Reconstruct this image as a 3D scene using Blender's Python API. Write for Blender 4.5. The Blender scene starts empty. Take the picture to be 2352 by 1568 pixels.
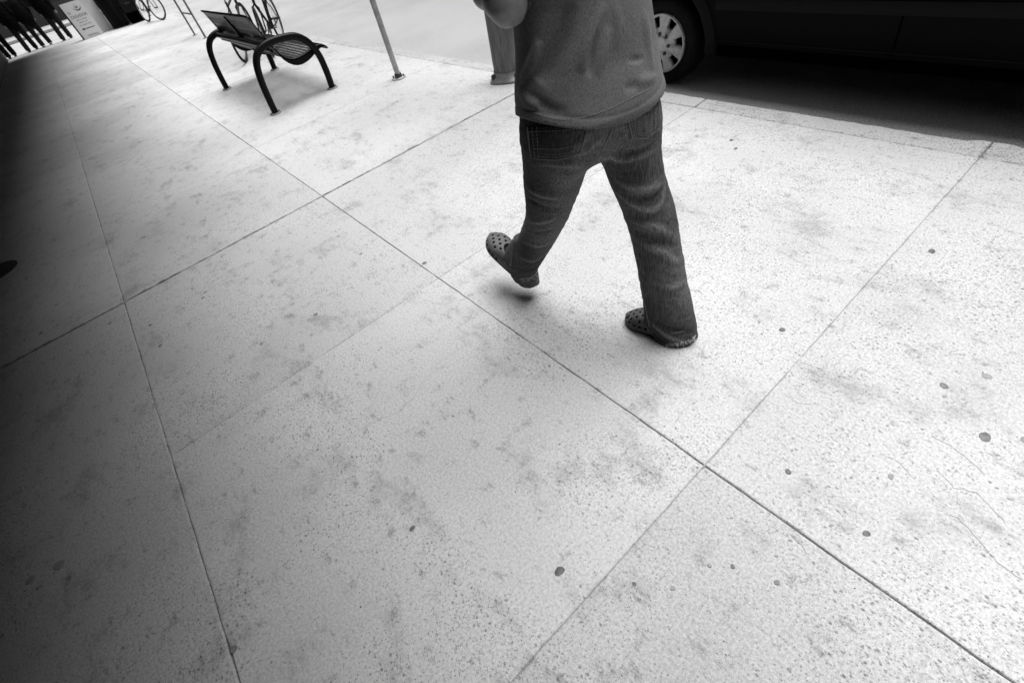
import bpy, bmesh, math, random
import numpy as np
from mathutils import Vector, Matrix
random.seed(7); rng = np.random.default_rng(11)
S = bpy.context.scene
COL = S.collection
PI = math.pi

# ------------------------------------------------------------------ camera
CAM = np.array([0.0, 0.0, 1.5])
FPX, CX, CY = 1053.4, 1176.0, 784.0            # focal length / centre for a 2352 px wide frame
YAW, PITCH, ROLL = 0.50709, 0.79962, -0.28329
def basis():
    cy, sy, cp, sp = math.cos(YAW), math.sin(YAW), math.cos(PITCH), math.sin(PITCH)
    fwd = np.array([sy*cp, cy*cp, -sp]); right = np.array([cy, -sy, 0.0]); up = np.cross(right, fwd)
    c, s = math.cos(ROLL), math.sin(ROLL)
    return c*right + s*up, -s*right + c*up, fwd
RV, UV, FV = basis()
cam = bpy.data.cameras.new('camera'); cam_o = bpy.data.objects.new('camera', cam); COL.objects.link(cam_o)
cam.sensor_width = 36; cam.lens = 36*FPX/2352; cam.clip_start = 0.05; cam.clip_end = 900
M = Matrix.Identity(4)
for i in range(3):
    M[i][0], M[i][1], M[i][2], M[i][3] = RV[i], UV[i], -FV[i], CAM[i]
cam_o.matrix_world = M
cam.dof.use_dof = True; cam.dof.focus_distance = 1.75; cam.dof.aperture_fstop = 5.0
S.camera = cam_o
S.cycles.max_bounces = 5; S.cycles.diffuse_bounces = 3; S.cycles.glossy_bounces = 2; S.cycles.transmission_bounces = 2
S.render.resolution_x, S.render.resolution_y = 1024, 682

# ------------------------------------------------------------------ light (overcast day, grey film)
SUN_DIR = Vector((0.36, 0.05, 1.0)).normalized()           # towards the light
W = bpy.data.worlds.new('World'); S.world = W; W.use_nodes = True
nt = W.node_tree; nt.nodes.clear()
sky = nt.nodes.new('ShaderNodeTexSky'); sky.sky_type = 'NISHITA'; sky.sun_disc = False
sky.sun_elevation = math.asin(SUN_DIR.z); sky.sun_rotation = math.atan2(SUN_DIR.x, SUN_DIR.y)
bw = nt.nodes.new('ShaderNodeRGBToBW'); bg = nt.nodes.new('ShaderNodeBackground'); out = nt.nodes.new('ShaderNodeOutputWorld')
bg.inputs['Strength'].default_value = 0.05
nt.links.new(sky.outputs[0], bw.inputs[0]); nt.links.new(bw.outputs[0], bg.inputs[0]); nt.links.new(bg.outputs[0], out.inputs[0])
sl = bpy.data.lights.new('sun', 'SUN'); sl.energy = 2.4; sl.angle = math.radians(47); sl.color = (1, 1, 1)
so = bpy.data.objects.new('sun', sl); COL.objects.link(so)
so.rotation_euler = SUN_DIR.to_track_quat('Z', 'Y').to_euler(); so.location = (2, 3, 12)
S.view_settings.view_transform = 'Standard'; S.view_settings.look = 'None'
S.view_settings.gamma = 1; S.view_settings.use_curve_mapping = False
S.view_settings.exposure = 1.33

# ------------------------------------------------------------------ helpers
def ray(px, py):
    px = np.asarray(px, float); py = np.asarray(py, float)
    d = np.multiply.outer((px-CX)/FPX, RV) - np.multiply.outer((py-CY)/FPX, UV) + FV
    return d/np.linalg.norm(d, axis=-1, keepdims=True)
def onz(px, py, z=0.0):
    d = ray(px, py); return CAM + d*((z-CAM[2])/d[2])

def world_origin(o):
    v = Vector((0, 0, 0))
    while o is not None: v = v + Vector(o.location); o = o.parent
    return v
def mesh_obj(name, verts, faces, mat, parent=None, smooth=False, **props):
    verts = np.asarray(verts, dtype=np.float64).reshape(-1, 3)
    if parent is not None: verts = verts - np.array(world_origin(parent))
    me = bpy.data.meshes.new(name); me.from_pydata(verts.tolist(), [], [tuple(int(i) for i in f) for f in faces]); me.update()
    if smooth: me.polygons.foreach_set('use_smooth', [True]*len(me.polygons))
    o = bpy.data.objects.new(name, me); COL.objects.link(o)
    if mat: me.materials.append(mat)
    if parent is not None: o.parent = parent
    for k, v in props.items(): o[k] = v
    return o
def tag(o, label, cat, group=None):
    o['label'] = label; o['category'] = cat
    if group: o['group'] = group
    return o
def thing(name, label, cat, loc=(0, 0, 0), group=None):
    o = bpy.data.objects.new(name, None); COL.objects.link(o); o.location = loc; o.empty_display_size = 0.2
    return tag(o, label, cat, group)
def copy_tree(o, parent=None):
    c = o.copy(); COL.objects.link(c); c.parent = parent
    for ch in list(o.children): copy_tree(ch, c)
    return c

class MB:
    def __init__(s): s.v = []; s.f = []
    def add(s, v, f):
        n = len(s.v); s.v += [tuple(p) for p in v]; s.f += [tuple(i+n for i in q) for q in f]; return s
    def box(s, c, d, bevel=0.0, rot=None, seg=2):
        bm = bmesh.new(); bmesh.ops.create_cube(bm, size=1.0)
        for v in bm.verts: v.co = Vector((v.co.x*d[0], v.co.y*d[1], v.co.z*d[2]))
        if bevel > 0: bmesh.ops.bevel(bm, geom=list(bm.edges), offset=bevel, segments=seg, affect='EDGES', profile=0.6)
        if rot is not None:
            for v in bm.verts: v.co = rot @ v.co
        bm.verts.index_update()
        s.add([(v.co.x+c[0], v.co.y+c[1], v.co.z+c[2]) for v in bm.verts], [[v.index for v in f.verts] for f in bm.faces])
        bm.free(); return s
    def tube(s, path, r, n=12, closed=False, caps=True):
        P = np.asarray(path, float); m = len(P); r = np.broadcast_to(np.asarray(r, float), (m,))
        if closed: T = np.roll(P, -1, 0)-np.roll(P, 1, 0)
        else: T = np.gradient(P, axis=0)
        T /= np.linalg.norm(T, axis=1, keepdims=True)+1e-12
        ref = np.array([0, 0, 1.0]) if abs(T[0][2]) < 0.9 else np.array([1.0, 0, 0])
        N = np.cross(T[0], ref); N /= np.linalg.norm(N)
        V = []; a = np.linspace(0, 2*PI, n, endpoint=False)
        for i in range(m):
            N = N - T[i]*(N@T[i]); N /= np.linalg.norm(N)+1e-12; B = np.cross(T[i], N)
            V += [P[i]+r[i]*(math.cos(t)*N+math.sin(t)*B) for t in a]
        F = []
        for i in range(m if closed else m-1):
            j = (i+1) % m
            for k in range(n): F.append((i*n+k, i*n+(k+1) % n, j*n+(k+1) % n, j*n+k))
        if caps and not closed: F.append(tuple(range(n-1, -1, -1))); F.append(tuple((m-1)*n+k for k in range(n)))
        return s.add(V, F)
    def lathe(s, prof, c=(0, 0, 0), n=24, axis='z'):
        V = []; F = []; m = len(prof)
        for i in range(n):
            t = 2*PI*i/n
            for (r, h) in prof:
                if axis == 'z': V.append((c[0]+r*math.cos(t), c[1]+r*math.sin(t), c[2]+h))
                elif axis == 'x': V.append((c[0]+h, c[1]+r*math.cos(t), c[2]+r*math.sin(t)))
                else: V.append((c[0]+r*math.cos(t), c[1]+h, c[2]+r*math.sin(t)))
        for i in range(n):
            j = (i+1) % n
            for k in range(m-1): F.append((i*m+k, j*m+k, j*m+k+1, i*m+k+1))
        return s.add(V, F)
    def prism(s, pts, axis, lo, hi):
        """polygon pts extruded along an axis between lo and hi"""
        n = len(pts); V = []
        for h in (lo, hi):
            for (a, b) in pts: V.append({'x': (h, a, b), 'y': (a, h, b), 'z': (a, b, h)}[axis])
        F = [tuple(range(n-1, -1, -1)), tuple(range(n, 2*n))]+[(i, (i+1) % n, n+(i+1) % n, n+i) for i in range(n)]
        return s.add(V, F)
    def build(s, name, mat, parent=None, smooth=False, fix=True, **props):
        o = mesh_obj(name, s.v, s.f, mat, parent, smooth, **props)
        if fix:
            bm = bmesh.new(); bm.from_mesh(o.data); bmesh.ops.recalc_face_normals(bm, faces=bm.faces); bm.to_mesh(o.data); bm.free()
        if smooth: o.data.set_sharp_from_angle(angle=math.radians(42))
        return o
def crom(pts, k=8, closed=False):
    P = [np.array(p, float) for p in pts]; n = len(P); out = []
    for i in range(n if closed else n-1):
        if closed: a, b, c, d = P[i-1], P[i], P[(i+1) % n], P[(i+2) % n]
        else: a, b, c, d = P[max(i-1, 0)], P[i], P[i+1], P[min(i+2, n-1)]
        for j in range(k):
            t = j/k; out.append(0.5*((2*b)+(-a+c)*t+(2*a-5*b+4*c-d)*t*t+(-a+3*b-3*c+d)*t**3))
    if not closed: out.append(P[-1])
    return np.array(out)

# ------------------------------------------------------------------ materials (all greys: black-and-white film)
def mat(name, val=0.2, rough=0.6, metal=0.0, spec=0.5):
    m = bpy.data.materials.new(name); m.use_nodes = True
    b = m.node_tree.nodes['Principled BSDF']
    b.inputs['Base Color'].default_value = (val, val, val, 1); b.inputs['Roughness'].default_value = rough
    b.inputs['Metallic'].default_value = metal; b.inputs['Specular IOR Level'].default_value = spec
    return m
class NG:
    """small node-graph helper"""
    def __init__(s, m):
        s.t = m.node_tree; s.b = s.t.nodes['Principled BSDF']
        s.pos = s.t.nodes.new('ShaderNodeNewGeometry').outputs['Position']
        s.obj = s.t.nodes.new('ShaderNodeTexCoord').outputs['Object']
    def link(s, a, b): s.t.links.new(a, b)
    def noise(s, scale, detail=3, rough=0.55, vec=None, dist=0.0):
        n = s.t.nodes.new('ShaderNodeTexNoise'); n.noise_dimensions = '2D' if getattr(s, 'two', False) else '3D'; n.inputs['Scale'].default_value = scale
        n.inputs['Detail'].default_value = detail; n.inputs['Roughness'].default_value = rough; n.inputs['Distortion'].default_value = dist
        s.link(vec or s.pos, n.inputs['Vector']); return n.outputs['Fac']
    def voro(s, scale, vec=None, feature='F1', rnd=1.0):
        n = s.t.nodes.new('ShaderNodeTexVoronoi'); n.feature = feature; n.voronoi_dimensions = '2D' if getattr(s, 'two', False) else '3D'; n.inputs['Scale'].default_value = scale
        n.inputs['Randomness'].default_value = rnd
        s.link(vec or s.pos, n.inputs['Vector']); return n.outputs['Distance'], n.outputs['Color']
    def math(s, op, a, b=None, c=None, clamp=False):
        n = s.t.nodes.new('ShaderNodeMath'); n.operation = op; n.use_clamp = clamp
        for i, x in enumerate((a, b, c)):
            if x is None: continue
            if isinstance(x, (int, float)): n.inputs[i].default_value = x
            else: s.link(x, n.inputs[i])
        return n.outputs[0]
    def ramp(s, x, a, b, lo=0.0, hi=1.0):
        n = s.t.nodes.new('ShaderNodeMapRange'); n.interpolation_type = 'SMOOTHSTEP'
        n.inputs['From Min'].default_value = a; n.inputs['From Max'].default_value = b
        n.inputs['To Min'].default_value = lo; n.inputs['To Max'].default_value = hi
        s.link(x, n.inputs['Value']); return n.outputs[0]
    def scale(s, v, sc):
        n = s.t.nodes.new('ShaderNodeMapping'); n.inputs['Scale'].default_value = sc; s.link(v, n.inputs['Vector']); return n.outputs[0]
    def rot(s, v, r):
        n = s.t.nodes.new('ShaderNodeMapping'); n.inputs['Rotation'].default_value = r; s.link(v, n.inputs['Vector']); return n.outputs[0]
    def sep(s, v):
        n = s.t.nodes.new('ShaderNodeSeparateXYZ'); s.link(v, n.inputs[0]); return n.outputs
    def rand(s): return s.t.nodes.new('ShaderNodeObjectInfo').outputs['Random']
    def color(s, x): s.link(x, s.b.inputs['Base Color'])
    def bump(s, x, dist, strength=1.0):
        n = s.t.nodes.new('ShaderNodeBump'); n.inputs['Distance'].default_value = dist; n.inputs['Strength'].default_value = strength
        s.link(x, n.inputs['Height']); s.link(n.outputs[0], s.b.inputs['Normal'])

def concrete(name, base, speck=1.0):
    m = mat(name, base, 0.9, spec=0.25); g = NG(m); g.two = True
    x, y, z = g.sep(g.pos)
    big = g.noise(0.8, 2, 0.6); fine = g.noise(110, 2, 0.75)
    grit = g.noise(380, 1, 0.6)
    v = g.math('ADD', g.ramp(big, 0.3, 0.72, 0.88, 1.06), g.ramp(fine, 0.25, 0.75, -0.17, 0.12))
    v = g.math('ADD', v, g.ramp(grit, 0.3, 0.75, -0.13, 0.10))
    v = g.math('ADD', v, g.ramp(g.rand(), 0, 1, -0.06, 0.05))
    # mopped-in dirt: soft smudges drawn out along the way people walk
    smear = g.noise(2.6, 4, 0.78, vec=g.scale(g.pos, (1.5, 1.0, 1)))
    v = g.math('MULTIPLY', v, g.ramp(smear, 0.50, 0.82, 1.0, 0.66))
    smear2 = g.noise(13, 4, 0.8, vec=g.scale(g.pos, (1.3, 0.8, 1)))
    v = g.math('MULTIPLY', v, g.ramp(smear2, 0.56, 0.78, 1.0, 0.60))
    # exposed grains and pits, denser towards the kerb
    dens = g.math('ADD', g.ramp(g.noise(1.6, 2, 0.6), 0.35, 0.7, -0.18, 0.22), g.ramp(x, 0.5, 2.2, -0.02, 0.13))
    for sc, thr, rad, k0, k1 in ((170, 0.76, 0.40, 0.20, 0.60), (66, 0.86, 0.29, 0.15, 0.62)):
        d, c = g.voro(sc, vec=g.rot(g.scale(g.pos, (1.0, 0.8, 1)), (0, 0, 0.5)))
        r1, r2, r3 = g.sep(c)
        sel = g.ramp(g.math('ADD', r1, dens), thr, thr+0.03)
        dot = g.ramp(g.math('ADD', d, g.math('MULTIPLY', fine, 0.30)), rad*0.45+.12, rad*1.35+.12, 1, 0)
        k = g.math('MULTIPLY', g.math('MULTIPLY', sel, dot), g.ramp(r2, 0, 1, k0*speck, k1*speck))
        v = g.math('MULTIPLY', v, g.math('SUBTRACT', 1.0, k))
    v = g.math('MULTIPLY', v, base)
    g.color(v)
    g.bump(grit, 0.0012, 0.6)
    return m

M_CONC = concrete('concrete', 0.50, 0.85)
M_KERB = concrete('kerb_concrete', 0.48, 1.1)
def m_joint():
    m = mat('joint_dirt', 0.1, 0.95, spec=0.1); g = NG(m)
    g.color(g.ramp(g.noise(45, 4, 0.7), 0.3, 0.75, 0.10, 0.30)); g.bump(g.noise(200, 3), 0.002); return m
M_JOINT = m_joint()
def m_filler():
    m = mat('joint_sealant', 0.1, 0.8, spec=0.3); g = NG(m)
    g.color(g.ramp(g.noise(16, 4, 0.8), 0.35, 0.62, 0.10, 0.36)); g.bump(g.noise(120, 3), 0.002); return m
M_FILL = m_filler()
def m_asphalt():
    m = mat('asphalt', 0.3, 0.92, spec=0.25); g = NG(m); g.two = True
    v = g.math('ADD', g.ramp(g.noise(0.5, 4), 0.3, 0.7, 0.37, 0.43), g.ramp(g.noise(90, 2, 0.75), 0.25, 0.78, -0.12, 0.10))
    d, c = g.voro(110); r1, r2, r3 = g.sep(c)
    v = g.math('ADD', v, g.math('MULTIPLY', g.ramp(r1, 0.6, 1.0, 0, 1), g.ramp(d, 0.1, 0.4, 0.12, 0.0)))
    v = g.math('SUBTRACT', v, g.math('MULTIPLY', g.ramp(r2, 0.7, 1.0, 0, 1), g.ramp(d, 0.1, 0.45, 0.22, 0.0)), clamp=True)
    g.color(v); g.bump(g.noise(160, 1, 0.7), 0.004); return m
M_ASPH = m_asphalt()
def m_gum():
    m = mat('gum', 0.12, 0.7, spec=0.3); g = NG(m)
    g.color(g.math('ADD', g.ramp(g.rand(), 0, 1, 0.10, 0.27), g.ramp(g.noise(60, 3), 0.3, 0.7, -0.03, 0.05))); return m
M_GUM = m_gum()
M_CRACK = mat('crack', 0.36, 1.0, spec=0.0)
def m_denim():
    m = mat('denim', 0.07, 0.9, spec=0.12); g = NG(m)
    x, y, z = g.sep(g.pos)
    tw = g.t.nodes.new('ShaderNodeTexWave'); tw.wave_type = 'BANDS'; tw.bands_direction = 'DIAGONAL'
    tw.inputs['Scale'].default_value = 190; tw.inputs['Distortion'].default_value = 1.5; tw.inputs['Detail'].default_value = 2
    g.link(g.pos, tw.inputs['Vector'])
    slub = g.noise(1, 4, 0.7, vec=g.scale(g.pos, (260, 260, 16)))
    weft = g.noise(1, 3, 0.6, vec=g.scale(g.pos, (70, 70, 240)))
    fade = g.noise(3.2, 2, 0.5)
    wat = g.t.nodes.new('ShaderNodeAttribute'); wat.attribute_name = 'ridge_wear_tone'
    v = g.math('ADD', g.ramp(fade, 0.35, 0.66, 0.050, 0.125), g.math('MULTIPLY', wat.outputs['Fac'], 0.20))  # wear tint and painted fold contrast lighten the ridges
    v = g.math('MULTIPLY', v, g.ramp(slub, 0.25, 0.75, 0.40, 1.60))
    v = g.math('MULTIPLY', v, g.ramp(weft, 0.25, 0.75, 0.92, 1.08))
    v = g.math('MULTIPLY', v, g.ramp(tw.outputs['Fac'], 0, 1, 0.8, 1.15))
    g.color(v)
    wr = g.noise(1, 3, 0.6, vec=g.rot(g.scale(g.pos, (16, 16, 70)), (0.5, 0.3, 0.2)), dist=0.4)
    g.bump(g.math('ADD', g.math('MULTIPLY', g.math('ADD', tw.outputs['Fac'], slub), 0.12), wr), 0.0075, 0.8)
    return m
M_DENIM = m_denim()
M_STITCH = mat('stitch_thread', 0.22, 0.8, spec=0.1)
M_SEAM = mat('worn_denim_edge', 0.19, 0.9, spec=0.1)
M_THREAD = mat('frayed_thread', 0.55, 0.9, spec=0.1)
def m_tee():
    m = mat('tee_jersey', 0.14, 0.95, spec=0.08); g = NG(m)
    hz = g.noise(230, 3, 0.8); hz2 = g.noise(1, 3, 0.7, vec=g.scale(g.pos, (330, 330, 60))); soft = g.noise(4, 3)
    v = g.math('ADD', g.ramp(hz, 0.25, 0.75, 0.095, 0.175), g.ramp(hz2, 0.25, 0.75, -0.028, 0.028))
    v = g.math('MULTIPLY', v, g.ramp(soft, 0.3, 0.7, 0.9, 1.1))
    g.color(v); g.bump(hz2, 0.0006, 0.6)
    g.b.inputs['Sheen Weight'].default_value = 0.05
    return m
M_TEE = m_tee()
M_HEM = mat('tee_thread', 0.26, 0.9, spec=0.1)
def m_skin(val=0.24):
    m = mat('skin', val, 0.5, spec=0.35); g = NG(m)
    g.color(g.ramp(g.noise(35, 4, 0.65), 0.3, 0.7, val*0.86, val*1.12)); g.bump(g.noise(300, 3), 0.0006, 0.5)
    g.b.inputs['Subsurface Weight'].default_value = 0.0
    return m
M_SKIN = m_skin()
M_HAIR = mat('hair', 0.03, 0.55)
M_EYE = mat('eye_white', 0.6, 0.3); M_LIP = mat('lip', 0.14, 0.5)
def m_foam():
    m = mat('clog_foam', 0.08, 0.55, spec=0.3); g = NG(m)
    g.color(g.ramp(g.noise(18, 4), 0.3, 0.7, 0.06, 0.095)); g.bump(g.noise(250, 2), 0.0005, 0.5); return m
M_FOAM = m_foam()
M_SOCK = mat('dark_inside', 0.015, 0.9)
def m_blackpaint():
    m = mat('black_coated_steel', 0.003, 0.36, spec=0.11); g = NG(m)
    scr = g.noise(1, 4, 0.75, vec=g.scale(g.pos, (60, 60, 9)))
    x, y, z = g.sep(g.pos)
    k = g.math('MULTIPLY', g.ramp(scr, 0.69, 0.73), g.ramp(z, 0.02, 0.28, 1, 0))
    g.color(g.math('ADD', 0.005, g.math('MULTIPLY', k, 0.14))); return m
M_BLACK = m_blackpaint()
def m_galv(val, name):
    m = mat(name, val, 0.45, metal=0.4, spec=0.5); g = NG(m)
    v = g.math('ADD', g.ramp(g.noise(14, 4), 0.3, 0.7, val*0.8, val*1.15), g.ramp(g.noise(120, 3), 0.3, 0.7, -0.03, 0.03))
    g.color(v); return m
M_GALV = m_galv(0.42, 'galvanised_steel')
def m_post():
    m = mat('weathered_post_paint', 0.12, 0.7, spec=0.3); g = NG(m)
    st = g.noise(1, 5, 0.7, vec=g.scale(g.pos, (32, 32, 3.2))); fine = g.noise(160, 3, 0.7)
    v = g.math('ADD', g.ramp(st, 0.3, 0.7, 0.10, 0.22), g.ramp(fine, 0.25, 0.75, -0.03, 0.03))
    g.color(v); g.bump(fine, 0.001); return m
M_POST = m_post()
M_CASTBASE = m_galv(0.30, 'cast_base_metal')
M_VAN = mat('dark_van_paint', 0.0022, 0.42, spec=0.05)
M_VANTRIM = mat('dark_plastic_trim', 0.007, 0.6, spec=0.1)
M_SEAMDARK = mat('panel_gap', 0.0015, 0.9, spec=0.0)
M_GLASS = mat('tinted_glass', 0.004, 0.12, spec=0.3)
def m_tyre():
    m = mat('tyre_rubber', 0.006, 0.8, spec=0.2); g = NG(m)
    g.color(g.ramp(g.noise(30, 4), 0.3, 0.75, 0.004, 0.010)); return m
M_TYRE = m_tyre()
M_HUB = m_galv(0.62, 'silver_hubcap'); M_NUT = mat('lug_nut', 0.07, 0.35, metal=0.6)
M_CHROME = mat('bright_metal', 0.55, 0.25, metal=1.0)
M_LAMP = mat('lamp_lens', 0.25, 0.15)
M_SIGN = mat('white_sign_board', 0.62, 0.6); M_INK = mat('sign_ink', 0.06, 0.7); M_INK2 = mat('faded_sign_ink', 0.30, 0.7)
M_DARKCLOTH = mat('black_cloth', 0.006, 0.9, spec=0.05); M_GREYCLOTH = mat('charcoal_cloth', 0.018, 0.9, spec=0.05)
M_SHOE = mat('dark_shoe', 0.01, 0.6); M_PALECLOTH = mat('pale_cloth', 0.35, 0.9)
def m_slat():
    m = mat('dark_slat', 0.012, 0.7, spec=0.08); g = NG(m); g.color(g.ramp(g.rand(), 0, 1, 0.002, 0.022)); return m
M_SLAT = m_slat()
def m_wall():
    m = mat('painted_shopfront', 0.10, 0.7); g = NG(m)
    g.color(g.math('ADD', g.ramp(g.noise(1.2, 5), 0.3, 0.7, 0.035, 0.07), g.ramp(g.noise(60, 3), 0.3, 0.7, -0.015, 0.015))); return m
M_WALL = m_wall(); M_PLINTH = mat('dark_plinth', 0.03, 0.7); M_SHADE_CANOPY = mat('dark_shade_canopy', 0.012, 0.85)

# ------------------------------------------------------------------ the setting: road, sidewalk of cast slabs, kerb
ROAD_Z = -0.13; KX0, KX1 = 3.075, 3.235; WALL_X = -1.92; Y0, Y1 = -7.0, 26.4
mesh_obj('road', [(-400, -400, ROAD_Z), (400, -400, ROAD_Z), (400, 400, ROAD_Z), (-400, 400, ROAD_Z)], [(0, 1, 2, 3)], M_ASPH, kind='structure')
b = MB().box(((WALL_X-6+KX1-0.02)/2, (Y0+Y1)/2, -0.158), (KX1-0.02-WALL_X+6, Y1-Y0-0.05, 0.30))
walk = b.build('sidewalk', M_JOINT); walk['kind'] = 'structure'
def slab(x0, x1, y0, y1, parent, mt, name='slab', ch=0.005, jit=0.0010, step=0.07, chips=None):
    pts = []
    def edge(p, q):
        n = max(2, int(math.dist(p, q)/step))
        for i in range(n):
            t = i/n; yield (p[0]+(q[0]-p[0])*t, p[1]+(q[1]-p[1])*t)
    for p, q in (((x0, y0), (x1, y0)), ((x1, y0), (x1, y1)), ((x1, y1), (x0, y1)), ((x0, y1), (x0, y0))): pts += list(edge(p, q))
    n = len(pts); o = []; ii = []
    cx, cy = (x0+x1)/2, (y0+y1)/2; hx, hy = (x1-x0)/2, (y1-y0)/2
    dz = random.uniform(-0.001, 0.001)
    for (px, py) in pts:
        j1, j2 = random.gauss(0, jit), random.gauss(0, jit)
        bite = chips(px, py) if chips else 0.0
        o.append((px+max(-.004, min(.004, j1))*(abs(abs(px-cx)-hx) < 1e-6)-bite, py+j2*(abs(abs(py-cy)-hy) < 1e-6)))
    def inset(q, c): return (cx+(q[0]-cx)*(1-c/hx), cy+(q[1]-cy)*(1-c/hy))
    L = [[(q[0], q[1], -0.11) for q in o], [(q[0], q[1], -ch+dz) for q in o]]
    L.append([(*inset(q, ch*0.35*random.uniform(.7, 1.5)), -ch*0.28+dz) for q in o])
    L.append([(*inset(q, ch*1.1*random.uniform(.7, 1.6)), dz) for q in o])
    V = [p for l in L for p in l]; F = []
    for k in range(3):
        for i in range(n): F.append((k*n+i, k*n+(i+1) % n, (k+1)*n+(i+1) % n, (k+1)*n+i))
    F.append(tuple(3*n+i for i in range(n)))
    return mesh_obj(name, V, F, mt, parent)
HEAVY = [Y0, -1.31, 3.612, 8.48, 13.1, 18.0, 22.6, Y1]
LINES = [Y0, -4.58, -2.95, -1.31, 0.328, 1.965, 3.612, 5.36, 6.93, 8.48, 10.05, 11.6, 13.1, 14.7, 16.4, 18.0, 19.5, 21.0, 22.6, 24.3, Y1]
GAP = {3.612: 0.0045, 0.328: 0.0006, 1.965: 0.0005, 8.48: 0.004, 13.1: 0.005}
def gap(y): return GAP.get(y, 0.0009)
XA, XB = -0.728, 0.757
for (xa, xb, ys) in ((WALL_X-0.3, XA-0.0022, HEAVY), (XA+0.0022, XB-0.0018, LINES), (XB+0.0018, KX0-0.0015, LINES)):
    for i in range(len(ys)-1):
        slab(xa, xb, ys[i]+gap(ys[i]), ys[i+1]-gap(ys[i+1]), walk, M_CONC, step=0.06 if ys[i] < 9 else 0.5)
def chips(px, py):
    if px < KX1-0.01: return 0.0
    a = 0.002*math.sin(py*13)+0.0015*math.sin(py*41+1)+0.002*math.sin(py*83)
    if abs(py-0.30) < 0.14: a += -0.035*math.cos((py-0.30)/0.14*PI/2)
    return a
kerb = MB().box(((KX0+KX1)/2, (Y0+Y1)/2, -0.2), (KX1-KX0-0.03, Y1-Y0-0.1, 0.2)).build('kerb', M_JOINT); kerb['kind'] = 'structure'
KL = [Y0, -4.58, -1.31, 0.328, 1.965, 3.612, 5.36, 8.48, 11.6, 14.7, 18, 21, 24.3, Y1]
for i in range(len(KL)-1):
    slab(KX0+0.0012, KX1, KL[i]+0.003, KL[i+1]-0.003, kerb, M_KERB, 'kerb_stone', ch=0.012, jit=0.0022, step=0.035 if KL[i] < 9 else 0.5, chips=chips)
# the kerb across the end of the sidewalk
for i in range(4):
    xs = np.linspace(WALL_X-0.3, KX1, 5)
    slab(xs[i]+0.003, xs[i+1]-0.003, Y1+0.004, Y1+0.16, kerb, M_KERB, 'kerb_stone', ch=0.012, step=0.3)
# sealant in the wide joint, with ragged edges
def ribbon(path, w0, w1, z, name, mt, parent, jit=0.5):
    P = np.array(path, float); T = np.gradient(P, axis=0); T /= np.linalg.norm(T, axis=1, keepdims=True)
    N = np.stack([-T[:, 1], T[:, 0]], 1); V = []; F = []
    for i, (p, n) in enumerate(zip(P, N)):
        t = i/(len(P)-1); w = (w0+(w1-w0)*t)
        a = w*random.uniform(1-jit, 1+jit); c = w*random.uniform(1-jit, 1+jit)
        V += [(p[0]+n[0]*a, p[1]+n[1]*a, z), (p[0]-n[0]*c, p[1]-n[1]*c, z)]
        if i: F.append((2*i-2, 2*i-1, 2*i+1, 2*i))
    return mesh_obj(name, V, F, mt, parent)
M_DUST = concrete('joint_dust', 0.34, 0.4)
for yl in LINES[3:14]:
    if yl not in HEAVY: ribbon([(x, yl) for x in np.arange(XA+.01, KX0-.01, .05)], .0026, .0026, -.0016, 'joint_dust', M_DUST, walk, 0.2)
xs = np.arange(-1.9, 3.07, 0.018)
ribbon([(x, 3.612+0.004*math.sin(x*9)+0.003*math.sin(x*31+2)) for x in xs], 0.008, 0.008, 0.0016, 'joint_sealant', M_FILL, walk, 0.75)
# cracks
def wander(pts, step=0.012, amp=0.004):
    P = [onz(*p)[:2] for p in pts]; out = []
    for a, c in zip(P[:-1], P[1:]):
        n = max(2, int(np.linalg.norm(c-a)/step))
        for i in range(n): out.append(a+(c-a)*i/n+rng.normal(0, amp*0.5, 2))
    return out+[P[-1]]
CRACKS = [([(1108, 765), (1068, 795), (1047, 806), (1014, 828), (985, 862), (946, 918), (916, 946), (872, 963), (835, 982), (795, 1018), (722, 1082), (690, 1110), (640, 1180)], .0011),
          ([(2262, 1090), (2235, 1062), (2180, 1022), (2140, 1000)], .0011), ([(2310, 1200), (2240, 1130), (2190, 1120), (2150, 1075)], .0011),
          ([(2352, 1335), (2290, 1290), (2240, 1230), (2200, 1190), (2170, 1180)], .0013), ([(1850, 1270), (1840, 1250), (1815, 1225)], .0009),
          ([(2100, 1100), (2065, 1062), (2020, 1040)], .0009), ([(1800, 905), (1835, 925), (1890, 930)], .0009)]
for pts, w in CRACKS: ribbon(wander(pts), w, w*0.7, 0.0015, 'crack', M_CRACK, walk, 0.5)
# trodden-in gum spots: (px, py, radius m, stretch, turn)
GUM = [(1285, 1311, .0155), (947, 1213, .0105), (725, 722, .013), (471, 671, .013), (466, 684, .014), (777, 543, .014), (829, 583, .013), (975, 604, .013),
       (2267, 864, .013), (2262, 1003, .017), (2168, 886, .013), (1797, 757, .012), (2140, 577, .015), (135, 1297, .022), (70, 1330, .019), (368, 794, .013),
       (2046, 1094, .010), (1810, 1083, .010), (925, 1180, .004), (1457, 1340, .006), (1545, 1350, .007), (1630, 1298, .006), (1683, 1300, .0065), (1785, 1337, .008),
       (252, 742, .014), (94, 765, .013), (330, 545, .016), (345, 747, .010), (537, 1490, .013), (1040, 955, .005), (1285, 1020, .005), (1680, 322, .012), (1690, 341, .013),
       (2170, 910, .007), (2355, 1010, .012), (1990, 1225, .010), (1262, 840, .006), (600, 790, .007), (715, 1250, .0), (130, 700, .012), (60, 640, .012)]
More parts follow.
